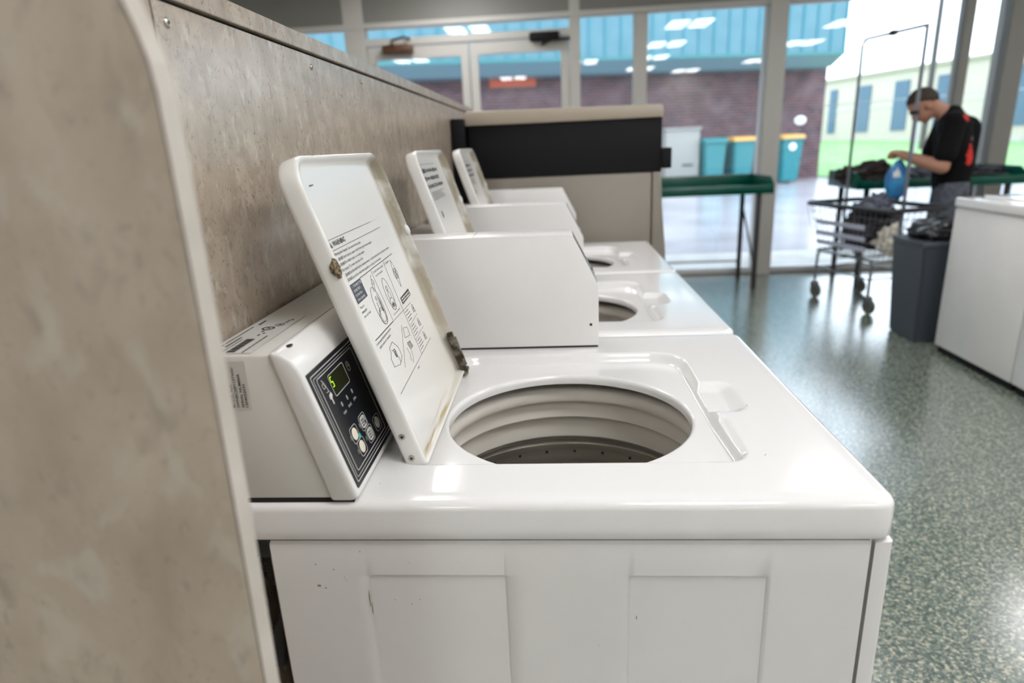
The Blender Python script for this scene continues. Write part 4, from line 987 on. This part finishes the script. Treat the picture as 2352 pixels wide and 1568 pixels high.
def wheelie(x, lid, lbl, sp=False, h=1.0):
    y = -.02; loc = Matrix.Rotation(bang, 3, 'Z') @ Vector((x, y, 0)) + Vector((-3.85,15.62,-.02))
    t = thing('wheelie_bin', loc, lbl, 'bin', 'wheelie bins by the brick wall', rz=bang)
    tbox(MB(), -.25,-.27,.25,.27,.06,.06,.06,1.17*h,r=.03).build('bin_body', BINM, t)
    MB().box((-.33,-.36,1.15*h),(.33,.36,1.19*h),.015).build('bin_rim', BINM, t)
    MB().prism([(-.37,1.19*h),(.36,1.19*h),(.36,1.25*h),(.1,1.31*h),(-.30,1.29*h),(-.37,1.24*h)], -.33, .33, 'x', r=.01).build('bin_lid', lid, t)
    for s_ in (-1,1):
        R_ = Matrix.Translation((s_*.27,.26,.11)) @ Matrix.Rotation(PI/2, 4, 'Y'); MB().lathe([(.01,-.03),(.11,-.03),(.11,.03),(.01,.03)], 20, M=R_, close=True).build('wheel', BLACKM, t)
    if sp: MB().ell((-.02,-.335,.98),(.11,.02,.10)).build('white_sticker', WHITEM, t)
wheelie(8.72, BINM, 'teal wheelie bin with a teal lid, next to the grey utility cabinet'); wheelie(9.56, BINY, 'teal wheelie bin with a yellow lid, middle of the three by the brick wall'); wheelie(10.98, BINY, 'yellow-lidded teal wheelie bin with a round white sticker, nearest the wall corner', True)
loc = Matrix.Rotation(bang, 3, 'Z') @ Vector((7.85,.12,0)) + Vector((-3.85,15.62,-.02))
t = thing('utility_cabinet', loc, 'pale grey utility cabinet against the brick wall left of the bins', 'cabinet', rz=bang)
MB().box((-.48,-.3,.02),(.48,.4,1.54),.01).build('cabinet_body', GREY, t); MB().box((-.51,-.34,1.54),(.51,.42,1.60),.01).build('cabinet_top', GREY, t); MB().box((.0,-.32,.62),(.3,-.3,.66),.004).build('cabinet_handle', BLACKM, t)
# cream storage building
c0 = Vector((20.6,53.5,0)); cdv = Vector((4.2,-16.7,0)).normalized(); cang = math.atan2(cdv.y,cdv.x)
cb = thing('storage_building', c0, 'long cream storage building with blue doors beyond the lawn', 'building', rz=cang)
MB().box((-12,0,-.2),(34,10,4.86)).build('cream_wall', CREAM, cb, smooth=0)
m = MB()
for i in range(150): m.box((-12+.305*i,-.02,.45),(-11.96+.305*i,.001,4.7))
m.build('siding_rib', mat('siding_rib', (.42,.38,.32), .6), cb, smooth=0)
MB().box((-12.2,-.25,4.84),(34.2,10,5.03)).build('roof_edge', mat('cream_roof_edge', (.33,.30,.25), .6), cb, smooth=0)
MB().box((-12,-.06,.2),(34,.0,.62)).build('base_kerb', CONC, cb, smooth=0)
MB().box((-12,-.05,2.72),(34,.0,2.80)).build('gutter_rail', mat('rail_grey', (.5,.5,.45), .6), cb, smooth=0)
for (a, b_) in ((2.05,2.85),(5.2,6.35),(8.5,9.75),(11.95,13.05),(15.6,15.75),(16.9,18.1),(20.5,21.7),(24.1,25.3)):
    d = MB().box((a,-.07,1.2),(b_,.0,4.25)).build('blue_door', BLUED, cb, smooth=0)
# chain-link fence
fn = thing('chain_link_fence', (8.6,21.5,0), 'thin chain-link fence with grey posts across the lawn', 'fence'); FM = mat('galvanised', (.40,.42,.43), .5, .5)
Mf = rel(fn); fp = [(8.75,21.6),(10.6,18.9),(12.4,16.2),(14.2,13.5),(16.0,10.8)]
for (x, y) in fp: MB().tube([(x,y,0),(x,y,2.15)], .025, 8, M=Mf).build('fence_post', FM, fn)
for i in range(4):
    a, b_ = fp[i], fp[i+1]; MB().tube([(*a,2.1),(*b_,2.1)], .014, 6, M=Mf).build('top_rail', FM, fn)
m = MB()
for i in range(4):
    a, b_ = Vector((*fp[i],0)), Vector((*fp[i+1],0)); n = 22
    for k_ in range(n):
        for dz in (-1,1):
            p0 = a.lerp(b_, k_/n); kk = min(n, max(0, k_+dz*11)); 
            p1 = a.lerp(b_, kk/n); hgt = 2.05*abs(kk-k_)/11
            if hgt > 0: m.tube([(p0.x,p0.y,.05),(p1.x,p1.y,.05+hgt)], .0020, 4, cap=False, M=Mf)
m.build('wire_mesh', FM, fn)
# poles
t = thing('utility_pole', (18.3,33.0,0), 'dark leaning-looking utility pole rising behind the person\'s head', 'pole')
MB().tube([(0,0,-.2),(0,0,11)], [.15,.11], 12).build('pole_shaft', BROWNM, t)
MB().box((-1.0,-.06,9.6),(1.0,.06,9.75)).build('cross_arm', BROWNM, t)
t = thing('power_pylon', (38.5,88,0), 'faint distant power pole with a crossbar above the cream building', 'pole'); PY = mat('pale_steel', (.45,.48,.52), .6)
MB().tube([(-.8,0,-1),(0,0,24)], [.16,.10], 6).tube([(.8,0,-1),(0,0,24)], [.16,.10], 6).build('tower_leg', PY, t); MB().tube([(-2.6,0,19.4),(2.6,0,19.4)], .16, 6).build('cross_arm', PY, t)
# canopy above the shopfront
struct(MB().box((-6,YW+.12,2.60),(3.4,YW+1.3,2.72)).build('trim_11', mat('canopy_soffit', (.5,.5,.5), .6), smooth=0))
